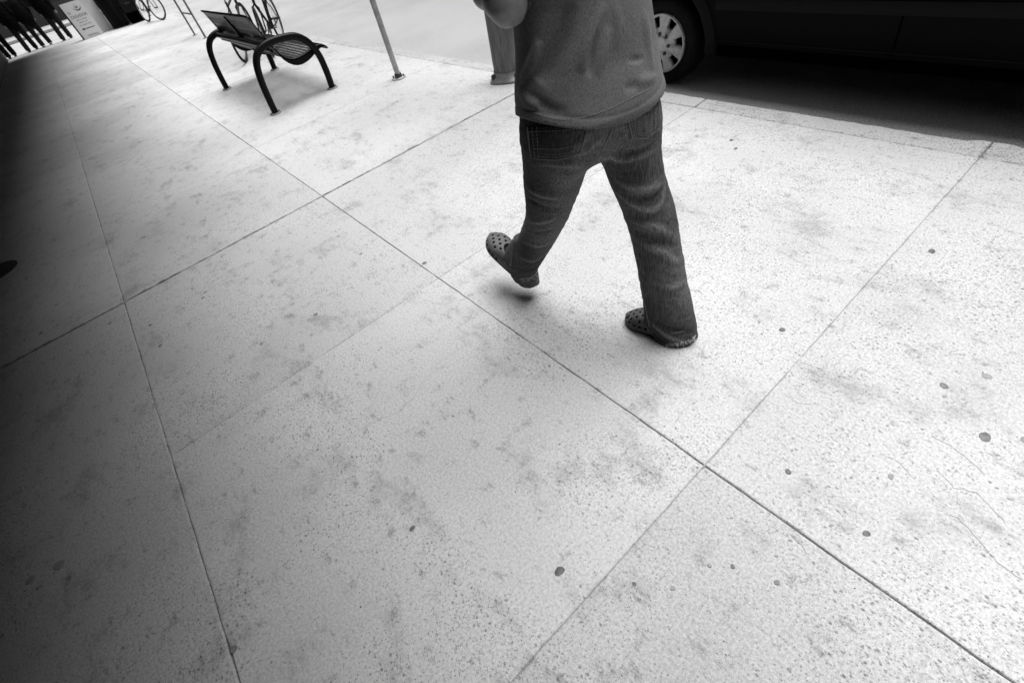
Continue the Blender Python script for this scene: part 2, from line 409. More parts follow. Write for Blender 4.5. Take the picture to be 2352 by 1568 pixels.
for (px, py, r) in GUM:
    if r <= 0: continue
    c = onz(px, py); n = 22; ph = random.uniform(0, 6.28); st = random.uniform(.78, 1.0)
    V = []; 
    rr = [r*(1+0.10*math.sin(2*t*2*PI/n+ph)+0.05*math.sin(3*t*2*PI/n+ph*2)+random.gauss(0, .025)) for t in range(n)]
    for zz, k in ((0.0008, 1.0), (0.0019, 0.86)):
        V += [(c[0]+rr[t]*k*math.cos(2*PI*t/n), c[1]+st*rr[t]*k*math.sin(2*PI*t/n), zz) for t in range(n)]
    F = [(t, (t+1) % n, n+(t+1) % n, n+t) for t in range(n)]+[tuple(n+t for t in range(n))]
    mesh_obj('gum_spot', V, F, M_GUM, walk)
# grit and crumbs
def grit():
    mb = MB()
    base = [(497, 955), (503, 950), (516, 945), (478, 972), (580, 1168), (566, 1172), (552, 1180), (510, 1000), (498, 1005), (533, 880), (1184, 1129), (1357, 1108), (1745, 834), (878, 1226), (756, 1232), (829, 1393), (910, 1340)]
    pts = [(*onz(*p)[:2], random.uniform(.002, .0045)) for p in base]
    for _ in range(900):
        pts.append((random.uniform(-1.5, 3.0), random.uniform(-.6, 7.5), abs(random.gauss(0, .0011))+.0006))
    for _ in range(160): pts.append((random.uniform(3.25, 3.5), random.uniform(-.5, 3.5), abs(random.gauss(0, .003))+.0015))
    for (x, y, r) in pts:
        z = (ROAD_Z if x > 3.24 else 0.0)+r*0.35; a = random.uniform(0, 6.3); k = random.uniform(.5, 1)
        V = [(x+r*math.cos(a), y+r*math.sin(a), z), (x-r*k*math.sin(a), y+r*k*math.cos(a), z), (x-r*math.cos(a), y-r*math.sin(a), z), (x+r*k*math.sin(a), y-r*k*math.cos(a), z), (x, y, z+r*.6), (x, y, z-r*.3)]
        mb.add(V, [(0, 1, 4), (1, 2, 4), (2, 3, 4), (3, 0, 4), (1, 0, 5), (2, 1, 5), (3, 2, 5), (0, 3, 5)])
    m = mat('grit', 0.1, 0.9); g = NG(m); d, c = g.voro(40); g.color(g.ramp(g.sep(c)[0], .5, 1, .04, .3))
    o = mb.build('grit', m, fix=False); o['kind'] = 'stuff'; o['label'] = 'fine dark grit and crumbs strewn over the pavement'; o['category'] = 'grit'
grit()
# small round cover let into the pavement by the wall
cv = thing('utility_cover', 'small round iron cover set in the pavement near the shopfront', 'cover', (-1.56, 5.28, 0))
MB().lathe([(0, .004), (.12, .004), (.135, .003), (.15, .0025), (.15, -.004)], (-1.56, 5.28, 0), 32).build('lid', M_PLINTH, cv, True)
MB().lathe([(.152, .0015), (.175, .0035), (.178, -.003)], (-1.56, 5.28, 0), 32).build('rim', M_PLINTH, cv, True)

# ------------------------------------------------------------------ shopfront on the left plus an unseen overhang added to darken this side
bd = thing('shop_building', 'dark shopfront wall with plinth, and an unseen overhang added to shade the pavement', 'building', (WALL_X-3, 9, 0))
MB().box((WALL_X-3.1, 9.2, 4.6), (6, 32.6, 8.4)).build('wall', M_WALL, bd)
MB().box((WALL_X-3.05, 9.2, 0.2), (6.06, 32.66, 0.39), 0.01).build('plinth', M_PLINTH, bd)
for i in range(10):
    y = -5.4+3.2*i
    fr = MB().box((WALL_X-0.075, y+.15, 1.55), (.07, 2.5, 2.0), 0.01).build('window', M_PLINTH, bd)
    MB().box((WALL_X-0.045, y+.15, 1.55), (.03, 2.32, 1.82)).build('pane', M_GLASS, fr)
CAN_X = 0.70; CAN_Z = 2.40
MB().box(((WALL_X-.08+CAN_X)/2, 9.2, CAN_Z+0.14), (CAN_X-WALL_X+.08, 32.7, .28), 0.02).build('added_shade_canopy', M_SHADE_CANOPY, bd)


# ------------------------------------------------------------------ unseen row of buildings across the street, added to block low sky
for k, (ya, yb, hh, lab) in enumerate(((-22, 2, 14.0, 'unseen sky-blocking block added across the street, nearest of the row'), (2.05, 16, 17.5, 'taller unseen sky-blocking block added across the street, middle of the row'), (16.05, 40, 13.0, 'lower long unseen sky-blocking block added across the street, farthest of the row'))):
    q = thing('sky_blocking_building', lab, 'building', (18, (ya+yb)/2, ROAD_Z), 'sky-blocking buildings added across the street')
    MB().box((18.5, (ya+yb)/2, hh/2+ROAD_Z), (6, yb-ya, hh)).build('wall', M_WALL, q)
    MB().box((18.4, (ya+yb)/2, hh+.15+ROAD_Z), (6.4, yb-ya, .3), .03).build('cornice', M_PLINTH, q)
    for fl in range(int(hh//3.2)):
        for j in range(int((yb-ya)//3)):
            y = ya+1.5+3*j
            w = MB().box((15.47, y, 1.7+3.2*fl), (.1, 1.5, 1.9), .02).build('window', M_PLINTH, q)
            MB().box((15.44, y, 1.7+3.2*fl), (.08, 1.3, 1.7)).build('pane', M_GLASS, w)
far = slab(15.45-2.6, 15.45, -30, 45, kerb, M_KERB, 'far_pavement', ch=.02, step=2)

# the corner block beyond the side street
slab(-16, 3.0, 36.5, 40.2, kerb, M_KERB, 'far_pavement', ch=.02, step=2)
q = thing('corner_building', 'dark corner block beyond the side street, behind the waiting people', 'building', (-6, 44, ROAD_Z))
MB().box((-6.7, 44.2, 4.2), (18.6, 8, 8.6)).build('wall', M_WALL, q)
MB().box((-6.7, 44.15, .15), (18.7, 8.06, .6), .01).build('plinth', M_PLINTH, q)
for j in range(5):
    w = MB().box((-14+3.6*j, 40.17, 1.9), (2.4, .1, 2.2), .02).build('window', M_PLINTH, q)
    MB().box((-14+3.6*j, 40.14, 1.9), (2.2, .08, 2.0)).build('pane', M_GLASS, w)

# ------------------------------------------------------------------ implicit-surface modelling for soft shapes
def surface_nets(Fv, org, h):
    Fv = Fv.astype(np.float32); nx, ny, nz = Fv.shape; ins = Fv < 0
    cnt = np.zeros((nx-1, ny-1, nz-1), np.int8)
    offs = [(i, j, k) for i in (0, 1) for j in (0, 1) for k in (0, 1)]
    sl = lambda o: tuple(slice(a, s-1+a) for a, s in zip(o, (nx, ny, nz)))
    for o in offs: cnt += ins[sl(o)]
    act = (cnt > 0) & (cnt < 8); idx = -np.ones(act.shape, np.int64); cells = np.argwhere(act); idx[act] = np.arange(len(cells))
    vals = {o: Fv[cells[:, 0]+o[0], cells[:, 1]+o[1], cells[:, 2]+o[2]] for o in offs}
    acc = np.zeros((len(cells), 3)); num = np.zeros(len(cells))
    for a in offs:
        for ax in range(3):
            if a[ax] == 1: continue
            c = list(a); c[ax] = 1; c = tuple(c); va, vb = vals[a], vals[c]
            cr = (va < 0) != (vb < 0); t = np.where(cr, va/np.where(cr, va-vb, 1), 0)
            p = np.tile(np.array(a, float), (len(cells), 1)); p[:, ax] += t
            acc += np.where(cr[:, None], p, 0); num += cr
    V = np.array(org)+(cells+acc/num[:, None])*h
    Q = []
    for ax in range(3):
        u, w = [(1, 2), (2, 0), (0, 1)][ax]
        s0 = [slice(None)]*3; s1 = [slice(None)]*3; s0[ax] = slice(0, -1); s1[ax] = slice(1, None)
        A, B = ins[tuple(s0)], ins[tuple(s1)]
        for flip, sel in ((False, A & ~B), (True, ~A & B)):
            e = np.argwhere(sel); ok = (e[:, u] > 0) & (e[:, w] > 0) & (e[:, u] < act.shape[u]) & (e[:, w] < act.shape[w]); e = e[ok]
            def cell(du, dw):
                q = e.copy(); q[:, u] -= du; q[:, w] -= dw; return idx[q[:, 0], q[:, 1], q[:, 2]]
            q = np.stack([cell(1, 1), cell(0, 1), cell(0, 0), cell(1, 0)], 1)
            Q.append(q[:, ::-1] if flip else q)
    Q = np.concatenate(Q); Q = Q[(Q >= 0).all(1)]
    return V, Q
def sdf_obj(name, fn, lo, hi, h, mt, parent=None, **props):
    lo = np.array(lo, float); hi = np.array(hi, float); n = np.ceil((hi-lo)/h).astype(int)+1
    ax = [lo[i]+h*np.arange(n[i]) for i in range(3)]
    # coarse pass, then refine only the blocks the surface runs through
    B = 5; nb = np.ceil((n-1)/B).astype(int); n = nb*B+1
    ca = [lo[i]+h*B*np.arange(nb[i]+1) for i in range(3)]
    C = fn(*[g.ravel() for g in np.meshgrid(*ca, indexing='ij')]).reshape(tuple(nb+1))
    mn = np.full(tuple(nb), 1e9)
    for o in [(i, j, k) for i in (0, 1) for j in (0, 1) for k in (0, 1)]:
        mn = np.minimum(mn, abs(C[tuple(slice(a, s+a) for a, s in zip(o, nb))]))
    blocks = np.argwhere(mn < h*B*1.35)
    full = np.repeat(np.repeat(np.repeat(C, B, 0), B, 1), B, 2)[:n[0], :n[1], :n[2]].astype(np.float32)
    off = np.stack(np.meshgrid(*[np.arange(B+1)]*3, indexing='ij'), -1).reshape(-1, 3)
    need = np.zeros(tuple(n), bool)
    for o in off: need[tuple((blocks*B+o).T)] = True
    I = np.argwhere(need); P = lo+I*h
    full[need] = fn(P[:, 0], P[:, 1], P[:, 2])
    V, Q = surface_nets(full, lo, h)
    if parent is not None: V = V-np.array(world_origin(parent))
    me = bpy.data.meshes.new(name); me.vertices.add(len(V)); me.vertices.foreach_set('co', V.astype(np.float32).ravel())
    me.loops.add(Q.size); me.loops.foreach_set('vertex_index', Q.astype(np.int32).ravel()); me.polygons.add(len(Q))
    me.polygons.foreach_set('loop_start', np.arange(0, Q.size, 4, dtype=np.int32)); me.polygons.foreach_set('use_smooth', np.ones(len(Q), bool))
    me.update(calc_edges=True); me.validate()
    o = bpy.data.objects.new(name, me); COL.objects.link(o); me.materials.append(mt)
    if parent is not None: o.parent = parent
    for k, v in props.items(): o[k] = v
    return o
def smin(a, b, k):
    h = np.clip(0.5+0.5*(b-a)/k, 0, 1); return b*(1-h)+a*h-k*h*(1-h)
def smax(a, b, k): return -smin(-a, -b, k)
def cone(X, Y, Z, a, b, ra, rb):
    a = np.array(a, float); b = np.array(b, float); d = b-a; L2 = d@d
    t = np.clip(((X-a[0])*d[0]+(Y-a[1])*d[1]+(Z-a[2])*d[2])/L2, 0, 1)
    return np.sqrt((X-a[0]-t*d[0])**2+(Y-a[1]-t*d[1])**2+(Z-a[2]-t*d[2])**2)-(ra+(rb-ra)*t)
def chain(X, Y, Z, pts, rs, k=0.02):
    d = None
    for i in range(len(pts)-1):
        c = cone(X, Y, Z, pts[i], pts[i+1], rs[i], rs[i+1]); d = c if d is None else smin(d, c, k)
    return d
def ell(X, Y, Z, c, r, yaw=0.0, pitch=0.0):
    x, y, z = X-c[0], Y-c[1], Z-c[2]; cs, sn = math.cos(yaw), math.sin(yaw)
    u = x*cs+y*sn; v = -x*sn+y*cs
    if pitch: cp, sp = math.cos(pitch), math.sin(pitch); v, z = v*cp+z*sp, -v*sp+z*cp
    q = np.sqrt((u/r[0])**2+(v/r[1])**2+(z/r[2])**2); q2 = np.sqrt((u/r[0]**2)**2+(v/r[1]**2)**2+(z/r[2]**2)**2)+1e-9
    return q*(q-1)/q2
_W = [(rng.normal(0, 1, 3), rng.uniform(0, 6.28)) for _ in range(10)]
def wob(X, Y, Z, f, s=0, n=4):
    r = 0
    for i in range(n):
        w, p = _W[(s+i) % 10]; w = w/np.linalg.norm(w); r = r+np.sin(f*(X*w[0]+Y*w[1]+Z*w[2])*(1+.23*i)+p)
    return r/n
def trace(fn, px, py, steps=70, relax=0.85, tmax=4.0):
    d = ray(np.asarray(px, float), np.asarray(py, float)); d = d.reshape(-1, 3); t = np.full(len(d), 0.4)
    for _ in range(steps):
        p = CAM+d*t[:, None]; s = fn(p[:, 0], p[:, 1], p[:, 2]); t = np.minimum(t+relax*np.clip(s, -0.02, 0.3), tmax)
    p = CAM+d*t[:, None]; e = 1e-3
    g = np.stack([fn(*(p+np.eye(3)[i]*e).T)-fn(*(p-np.eye(3)[i]*e).T) for i in range(3)], 1)
    g /= np.linalg.norm(g, axis=1, keepdims=True)+1e-9
    return p, g, t < tmax-0.05
def seg_dist2(X, Y, Z, P):
    """squared distance to a polyline, and how far along it (0..1)"""
    best = np.full(np.shape(X), 1e9); par = np.zeros(np.shape(X)); n = len(P)-1
    for i, (a, b) in enumerate(zip(P[:-1], P[1:])):
        d = b-a; L2 = d@d+1e-12
        t = np.clip(((X-a[0])*d[0]+(Y-a[1])*d[1]+(Z-a[2])*d[2])/L2, 0, 1)
        q = (X-a[0]-t*d[0])**2+(Y-a[1]-t*d[1])**2+(Z-a[2]-t*d[2])**2
        m = q < best; best = np.where(m, q, best); par = np.where(m, (i+t)/n, par)
    return best, par

# ------------------------------------------------------------------ the walking man
MAN = thing('person', 'man walking away in grey t-shirt, faded baggy jeans and dark holed clogs', 'person', (1.10, 1.05, 0.0))
YW = -math.radians(18)                                   # hips turned: left side leads
HR, KR, AR = (1.132, 0.958, 0.86), (1.178, 0.885, 0.525), (1.172, 0.765, 0.10)
HL, KL_, AL = (0.950, 1.065, 0.875), (0.985, 1.235, 0.510), (0.985, 1.450, 0.185)
def limb(X, Y, Z, L):
    d = None
    for u, v in zip(L[:-1], L[1:]):
        c = cone(X, Y, Z, u[:3], v[:3], u[3], v[3]); d = c if d is None else np.minimum(d, c)
    return d
LIMB_R = crom([(*HR, .108), (1.148, .925, .69, .088), (*KR, .086), (1.176, .825, .30, .084), (*AR, .087), (1.170, .742, -.02, .091)], 4)
LIMB_L = crom([(*HL, .116), (.970, 1.145, .70, .101), (*KL_, .080), (.985, 1.345, .34, .074), (*AL, .076), (.985, 1.475, .07, .084)], 4)
def leg_r(X, Y, Z):
    k_ = .36*np.clip((.40-Z)/.34, 0, 1)*((X-1.170)*.84+(Y-.76)*.54); X = X+k_*.84; Y = Y+k_*.54        # the cuff hangs flat
    d = limb(X, Y, Z, LIMB_R)
    return smin(d, cone(X, Y, Z, (1.165, .85, .30), (1.158, .815, .07), .05, .062), .025)
def leg_l(X, Y, Z):
    X = .983+(X-.983)*(1+.32*np.clip((.46-Z)/.30, 0, 1))
    d = limb(X, Y, Z, LIMB_L)
    return smin(d, cone(X, Y, Z, (.975, 1.42, .32), (.965, 1.49, .215), .045, .056), .025)
def pelvis(X, Y, Z):
    d = ell(X, Y, Z, (1.035, 1.02, .960), (.200, .145, .19), YW)
    d = smin(d, ell(X, Y, Z, (1.105, .952, .905), (.096, .098, .098), YW), .05)
    return smin(d, ell(X, Y, Z, (.945, 1.005, .905), (.100, .10, .102), YW), .05)
def jeans_base(X, Y, Z):
    d = smin(leg_r(X, Y, Z), leg_l(X, Y, Z), .006)
    u = abs((X-1.04)*math.cos(YW)+(Y-1.02)*math.sin(YW))
    return smin(d, pelvis(X, Y, Z), .016+.040*np.clip((u-.015)/.10, 0, 1))
# folds are drawn where the cloth creases: (polyline in the picture, height m, width m)
FOLDS = [([(1370, 345), (1440, 350), (1500, 330), (1516, 300)], -.010, .010), ([(1375, 362), (1440, 366), (1510, 345)], .009, .010),
         ([(1400, 395), (1450, 432), (1500, 432), (1520, 420)], .014, .013), ([(1408, 430), (1455, 470), (1500, 482), (1522, 455), (1526, 410)], .016, .011),
         ([(1440, 450), (1490, 455), (1515, 440)], -.012, .013), ([(1445, 505), (1500, 520), (1545, 545)], .012, .016), ([(1455, 530), (1510, 550), (1555, 575)], -.014, .016),
         ([(1470, 560), (1520, 580), (1560, 610)], .010, .016), ([(1480, 640), (1540, 660), (1580, 650)], .006, .014), ([(1500, 690), (1550, 700)], -.005, .014),
         ([(1490, 735), (1530, 770), (1580, 790)], .014, .012), ([(1500, 730), (1545, 755), (1588, 765)], -.012, .012), ([(1492, 755), (1510, 775), (1540, 792)], -.012, .010),
         ([(1225, 372), (1290, 378), (1345, 385)], .008, .012), ([(1205, 430), (1250, 450), (1300, 455)], .009, .014), ([(1208, 455), (1255, 478), (1290, 480)], -.010, .014),
         ([(1195, 495), (1235, 510), (1280, 500)], .010, .012), ([(1195, 520), (1240, 535), (1275, 525)], -.009, .012), ([(1192, 550), (1235, 565), (1265, 555)], .007, .012),
         ([(1185, 585), (1220, 600), (1250, 585)], .007, .012), ([(1182, 610), (1215, 622), (1242, 605)], -.007, .010), ([(1180, 470), (1192, 500), (1187, 560)], .006, .008),
         ([(1360, 300), (1330, 330), (1300, 345)], .006, .010), ([(1385, 310), (1350, 345), (1310, 362)], .006, .010), ([(1220, 330), (1240, 360), (1300, 365)], .004, .01)]
def lay(fn, FL, ka=1.0, kw=.72):
    """find where each crease lies on the cloth"""
    qs = [crom([(x, y, 0) for x, y in f[0]], 3)[:, :2] for f in FL]; al = np.concatenate(qs)
    p, g, ok = trace(fn, al[:, 0], al[:, 1]); i = 0; out_ = []
    for q_, f in zip(qs, FL):
        s_ = slice(i, i+len(q_)); i += len(q_); pp = p[s_][ok[s_]]
        if len(pp) > 1: out_.append((pp, f[1]*ka, f[2]*kw))
    return out_
FP = lay(jeans_base, FOLDS, 1.0, .8)
def fold_field(X, Y, Z, FPs):
    s = np.zeros(np.shape(X))
    for p, amp, w in FPs:
        lo, hi = p.min(0)-2.6*w, p.max(0)+2.6*w
        m = (X > lo[0]) & (X < hi[0]) & (Y > lo[1]) & (Y < hi[1]) & (Z > lo[2]) & (Z < hi[2])
        if m.any():
            d2, t = seg_dist2(X[m], Y[m], Z[m], p); s[m] += amp*np.exp(-d2/(w*w))*np.sin(PI*(.02+.96*t))**1.4
    return s
def jeans_fn(X, Y, Z):
    d = jeans_base(X, Y, Z)-fold_field(X, Y, Z, FP)
    d = d-.0018*wob(X, Y, Z, 34, 2)-.0014*wob(X, Y, Z, 105, 5)
    low = np.clip((.5-Z)/.4, 0, 1)
    d = d-.0014*low*np.sin(70*Z+9*np.sin(9*X+7*Y)+5*wob(X, Y, Z, 14, 1))
    # cuffs: cut the right leg just off the ground, the left one square across the raised shin
    cutr = np.where(Y < 1.12, .008+.014*np.clip((Y-.76)/.1, 0, 1)-Z+.003*np.sin(X*60), -1)
    axl = np.array([.02, .80, -.60]); axl = axl/np.linalg.norm(axl)
    n2 = np.array([0, .45, -.89])
    cutl = np.where(Y >= 1.12, (X-.985)*0+(Y-1.505)*n2[1]+(Z-.126)*n2[2]+.003*np.sin(X*60), -1)
    d = np.maximum(d, cutr); d = np.maximum(d, cutl)
    # hollow out the cuffs
    inn = jeans_base(X, Y, Z)+.014
    mk = np.where(Y < 1.12, .12-Z, (Y-1.40)*n2[1]+(Z-.16)*n2[2]+.0)
    hollow = np.maximum(inn, np.where(Y < 1.12, Z-.036, -(cutl+.03)))
    return np.maximum(d, -hollow)
JEANS = sdf_obj('jeans', jeans_fn, (.74, .60, -.01), (1.42, 1.66, 1.12), .0046, M_DENIM, MAN)
def set_ridge_wear_tone(o, FPs):
    co = np.empty(len(o.data.vertices)*3, np.float32); o.data.vertices.foreach_get('co', co); co = co.reshape(-1, 3)+np.array(world_origin(o), np.float32)
    w = np.clip(fold_field(co[:, 0], co[:, 1], co[:, 2], FPs)/.011, 0, 1)
    w = w*(.75+.25*wob(co[:, 0], co[:, 1], co[:, 2], 60, 3))
    o.data.attributes.new('ridge_wear_tone', 'FLOAT', 'POINT').data.foreach_set('value', w.astype(np.float32))
set_ridge_wear_tone(JEANS, FP)
def on_jeans(pts, off=.0, k=4):
    q = crom([(x, y, 0) for x, y in pts], k)[:, :2]
    p, g, ok = trace(jeans_fn, q[:, 0], q[:, 1]); return p[ok]+g[ok]*off
# back pockets: cloth patches laid on the seat
def pocket(quad, name='back_pocket', n=14, lift=.0032):
    a, b, c, e = [np.array(q, float) for q in quad]       # TL TR BR BL, plus pointed foot
    U, Vv = np.meshgrid(np.linspace(0, 1, n), np.linspace(0, 1, n)); Pp = (a*(1-U[..., None])+b*U[..., None])*(1-Vv[..., None])+(e*(1-U[..., None])+c*U[..., None])*Vv[..., None]
    Pp[..., 1] += Vv*np.maximum(0, .5-abs(U-.5))*2*10
    p, g, ok = trace(lambda x, y, z: jeans_base(x, y, z)-fold_field(x, y, z, FP), Pp[..., 0].ravel(), Pp[..., 1].ravel())
    out_ = p+g*(lift+.0012*np.sin(p[:, :1]*140)+.001*rng.normal(0, .4, (len(p), 1))); inn = p-g*.004
    V = np.concatenate([out_, inn]); F = []; N = n*n
    for i in range(n-1):
        for j in range(n-1): F.append((i*n+j, i*n+j+1, (i+1)*n+j+1, (i+1)*n+j))
    rim = [i for i in range(n)]+[i*n+n-1 for i in range(1, n)]+[(n-1)*n+j for j in range(n-2, -1, -1)]+[i*n for i in range(n-2, 0, -1)]
    for q in range(len(rim)): F.append((rim[q], rim[q]+N, rim[(q+1) % len(rim)]+N, rim[(q+1) % len(rim)]))
    o = mesh_obj(name, V, F, M_DENIM, JEANS, True)
    return o, Pp, out_.reshape(n, n, 3), g.reshape(n, n, 3)
def stitches(path, o, r=.0012, dash=.006, gapl=.0035, name='stitching', mt=M_STITCH):
    P = np.array(path); L = np.r_[0, np.cumsum(np.linalg.norm(np.diff(P, axis=0), axis=1))]; mb = MB(); s = 0
    while s+dash < L[-1]:
        a = np.array([np.interp(s, L, P[:, k]) for k in range(3)]); c = np.array([np.interp(s+dash, L, P[:, k]) for k in range(3)])
        mb.tube([a, (a+c)/2, c], [r*.6, r, r*.6], 5); s += dash+gapl
    return mb.build(name, mt, o, True)
for quad in ([(1213, 292), (1352, 283), (1332, 352), (1222, 362)], [(1436, 252), (1512, 238), (1512, 296), (1452, 316)]):
    po, Pp, op, gp_ = pocket(quad); n = 14
    for ins in (1, 2):
        k = ins; loop = [op[i, k]+gp_[i, k]*.001 for i in range(n)]+[op[n-1-k+ (1 if 0 else 0), j]+gp_[n-1, j]*.001 for j in range(k, n-k)]+[op[i, n-1-k]+gp_[i, n-1-k]*.001 for i in range(n-1, -1, -1)]
        stitches(loop, po)
    stitches([op[2, j]+gp_[2, j]*.001 for j in range(n)], po)
    ed = [op[i, 0] for i in range(n)]+[op[n-1, j] for j in range(n)]+[op[i, n-1] for i in range(n-1, -1, -1)]
    MB().tube(ed, .0021, 5).build('worn_edge', M_SEAM, po, True)
    mid = 9 if quad[0][0] < 1300 else 4
    stitches([op[mid, j]+gp_[mid, j]*.001 for j in range(1, n-1)], po)
# seams: centre back, inner leg, outer leg, worn pale along the ridge
SEAMS = [[(1422, 240), (1417, 270), (1402, 305), (1385, 340), (1372, 374)], [(1180, 545), (1176, 590), (1168, 632)],
         [(1462, 590), (1478, 680), (1492, 750)], [(1192, 480), (1182, 520)]]
SQ = [crom([(x, y, 0) for x, y in sp], 5)[:, :2] for sp in SEAMS]; sal = np.concatenate(SQ)
sp_, sg_, sk_ = trace(jeans_fn, sal[:, 0], sal[:, 1]); i0 = 0
for s_ in SQ:
    sl_ = slice(i0, i0+len(s_)); i0 += len(s_); p = (sp_+sg_*.0006)[sl_][sk_[sl_]]
    if len(p) > 2: MB().tube(p, .0022, 6).build('seam', M_SEAM, JEANS, True)
# frayed cuff threads
def fray(pts, n, name='frayed_hem'):
    p = on_jeans(pts, .001, 10); mb = MB()
    for _ in range(n):
        a = p[rng.integers(len(p))]+rng.normal(0, .002, 3); q = [a]
        dirv = np.array([rng.normal(0, .5), rng.normal(-.5, .5), -.4])
        for s in range(4):
            dirv = dirv+rng.normal(0, .55, 3); dirv /= np.linalg.norm(dirv); a = a+dirv*rng.uniform(.003, .006); a[2] = max(a[2], .002); q.append(a)
        mb.tube(crom(q, 3), .0005, 4)
    mb.build(name, M_THREAD, JEANS, True)
fray([(1532, 788), (1560, 786), (1588, 780), (1594, 772)], 70)
fray([(1195, 640), (1215, 640), (1232, 630)], 26)
MB().tube(on_jeans([(1196, 639), (1218, 637), (1236, 622), (1240, 612)], .001, 6), .0016, 6).build('hem_edge', M_THREAD, JEANS, True)

# t-shirt: loose body with a level hem and short sleeves
TC = [(.86, (1.040, 1.005), .230, .174), (.96, (1.040, 1.010), .226, .170), (1.08, (1.060, 1.035), .199, .152), (1.22, (1.082, 1.06), .184, .138), (1.36, (1.085, 1.08), .205, .136), (1.46, (1.088, 1.09), .19, .115), (1.54, (1.09, 1.095), .10, .075)]
SHL = np.array((.905, 1.155, 1.42)); SHR = np.array((1.265, 1.03, 1.42))
ELL_ = np.array((.868, 1.100, 1.246)); ELR = np.array((1.36, 1.09, 1.18))
def tee_base(X, Y, Z, grow=0.0):
    zs = [t[0] for t in TC]
    cx = np.interp(Z, zs, [t[1][0] for t in TC]); cy = np.interp(Z, zs, [t[1][1] for t in TC])
    a = np.interp(Z, zs, [t[2] for t in TC])+grow; bb = np.interp(Z, zs, [t[3] for t in TC])+grow
    cs, sn = math.cos(YW), math.sin(YW); x, y = X-cx, Y-cy; u = x*cs+y*sn; v = -x*sn+y*cs
    q = ((abs(u)/a)**2.3+(abs(v)/bb)**2.3)**(1/2.3)
    d = (q-1)*bb*1.05
    return np.maximum(d, Z-1.555)
def tee_sleeves(X, Y, Z):
    l = cone(X, Y, Z, SHL+(0.02, 0, 0), SHL+(ELL_-SHL)*.62, .075, .072)
    r = cone(X, Y, Z, SHR-(0.02, 0, 0), SHR+(ELR-SHR)*.62, .075, .072)
    return np.minimum(l, r)
TFOLDS = [([(1392, 0), (1362, 70), (1342, 130), (1335, 170)], .012, .012), ([(1400, 60), (1385, 120), (1372, 180)], .008, .010), ([(1370, 70), (1358, 130), (1352, 180)], -.008, .008),
          ([(1310, 0), (1285, 80), (1255, 150), (1235, 190)], -.022, .028), ([(1240, 90), (1225, 140), (1195, 190)], .014, .014), ([(1190, 205), (1215, 235), (1240, 240)], .010, .012), ([(1210, 215), (1260, 250), (1310, 262)], -.006, .014),
          ([(1480, 20), (1488, 90), (1500, 170)], .007, .014), ([(1460, 190), (1510, 178)], .006, .012), ([(1430, 205), (1470, 196)], -.004, .012), ([(1440, 140), (1482, 134)], -.005, .007), ([(1410, 0), (1420, 60), (1415, 120)], .004, .014)]
TP = lay(tee_base, TFOLDS, 1.35, .95)
def hemz(X, Y):
    u = (X-1.03)/.22
    return .934+.006*np.sin(16*X+3)+.050*np.clip(abs(u), 0, 1.1)**1.6+.010*np.clip(-u, -1, 1)
def tee_fn(X, Y, Z):
    base = tee_base(X, Y, Z); d = smin(base, tee_sleeves(X, Y, Z), .03)-fold_field(X, Y, Z, TP)
    drape = np.clip((1.25-Z)/.3, 0, 1)
    d = d-.0045*drape*wob(X, Y, Z*.25, 26, 3)-.0022*wob(X, Y, Z*.5, 48, 6)
    hz = hemz(X, Y); d = d+.0022*np.exp(-((Z-hz-.028)/.0035)**2)
    d = np.maximum(d, hz-Z)
    inn = np.maximum(tee_base(X, Y, Z, -.012)-fold_field(X, Y, Z, TP), Z-1.00)
    d = np.maximum(d, -inn)
    neck = cone(X, Y, Z, (1.09, 1.10, 1.50), (1.09, 1.12, 1.65), .070, .075)
    d = np.maximum(d, -neck)
    for sh, el in ((SHL, ELL_), (SHR, ELR)):
        ax = (el-sh)/np.linalg.norm(el-sh); c = sh+(el-sh)*.62; far = (X-c[0])*ax[0]+(Y-c[1])*ax[1]+(Z-c[2])*ax[2]
        near = (X-c[0])**2+(Y-c[1])**2+(Z-c[2])**2 < .11**2
        d = np.where(near, np.maximum(d, np.where(base < 0, -1, far)), d)
    return d
sdf_obj('t_shirt', tee_fn, (.72, .80, .87), (1.46, 1.34, 1.60), .0046, M_TEE, MAN)
# stitched hem line
hp, hg, hok = trace(tee_fn, *np.array(crom([(1200, 246, 0), (1240, 264, 0), (1300, 275, 0), (1380, 258, 0), (1440, 230, 0), (1500, 200, 0)], 6))[:, :2].T)

TEE = [o for o in MAN.children if o.name.startswith('t_shirt')][0]
stitches(hp[hok]+hg[hok]*.0006, TEE, r=.0009, dash=.005, gapl=.0025, mt=M_HEM)

# body: head, neck, bare arms and hands, one skin
def hand(X, Y, Z, wr, fd, up, side):
    """palm + four fingers + thumb, curled as if round a phone; fd forward, up towards knuckle side"""
    wr = np.array(wr); fd = np.array(fd)/np.linalg.norm(fd); up = np.array(up)-fd*(np.array(up)@fd); up /= np.linalg.norm(up); sd = np.cross(fd, up)*side
    d = cone(X, Y, Z, wr, wr+fd*.045, .026, .030)
    for k, (o, L) in enumerate(((-.030, .072), (-.010, .082), (.010, .078), (.028, .062))):
        kn = wr+fd*.085+sd*o+up*.006
        d = smin(d, cone(X, Y, Z, wr+fd*.03+sd*o*.7, kn, .018, .0125), .012)
        p1 = kn+(fd*.75-up*.65)*L*.45; p2 = p1+(-fd*.15-up)*L*.32; p3 = p2+(-fd*.8-up*.5)*L*.25
        d = np.minimum(d, chain(X, Y, Z, [kn, p1, p2, p3], [.0100, .0092, .0085, .0075], .004))
    t0 = wr+fd*.02-sd*.025; t1 = t0-sd*.028+fd*.022-up*.014; t2 = t1+fd*.030-up*.012; t3 = t2+fd*.022-up*.006+sd*.006
    return smin(d, chain(X, Y, Z, [t0, t1, t2, t3], [.015, .0125, .0105, .009], .004), .008)
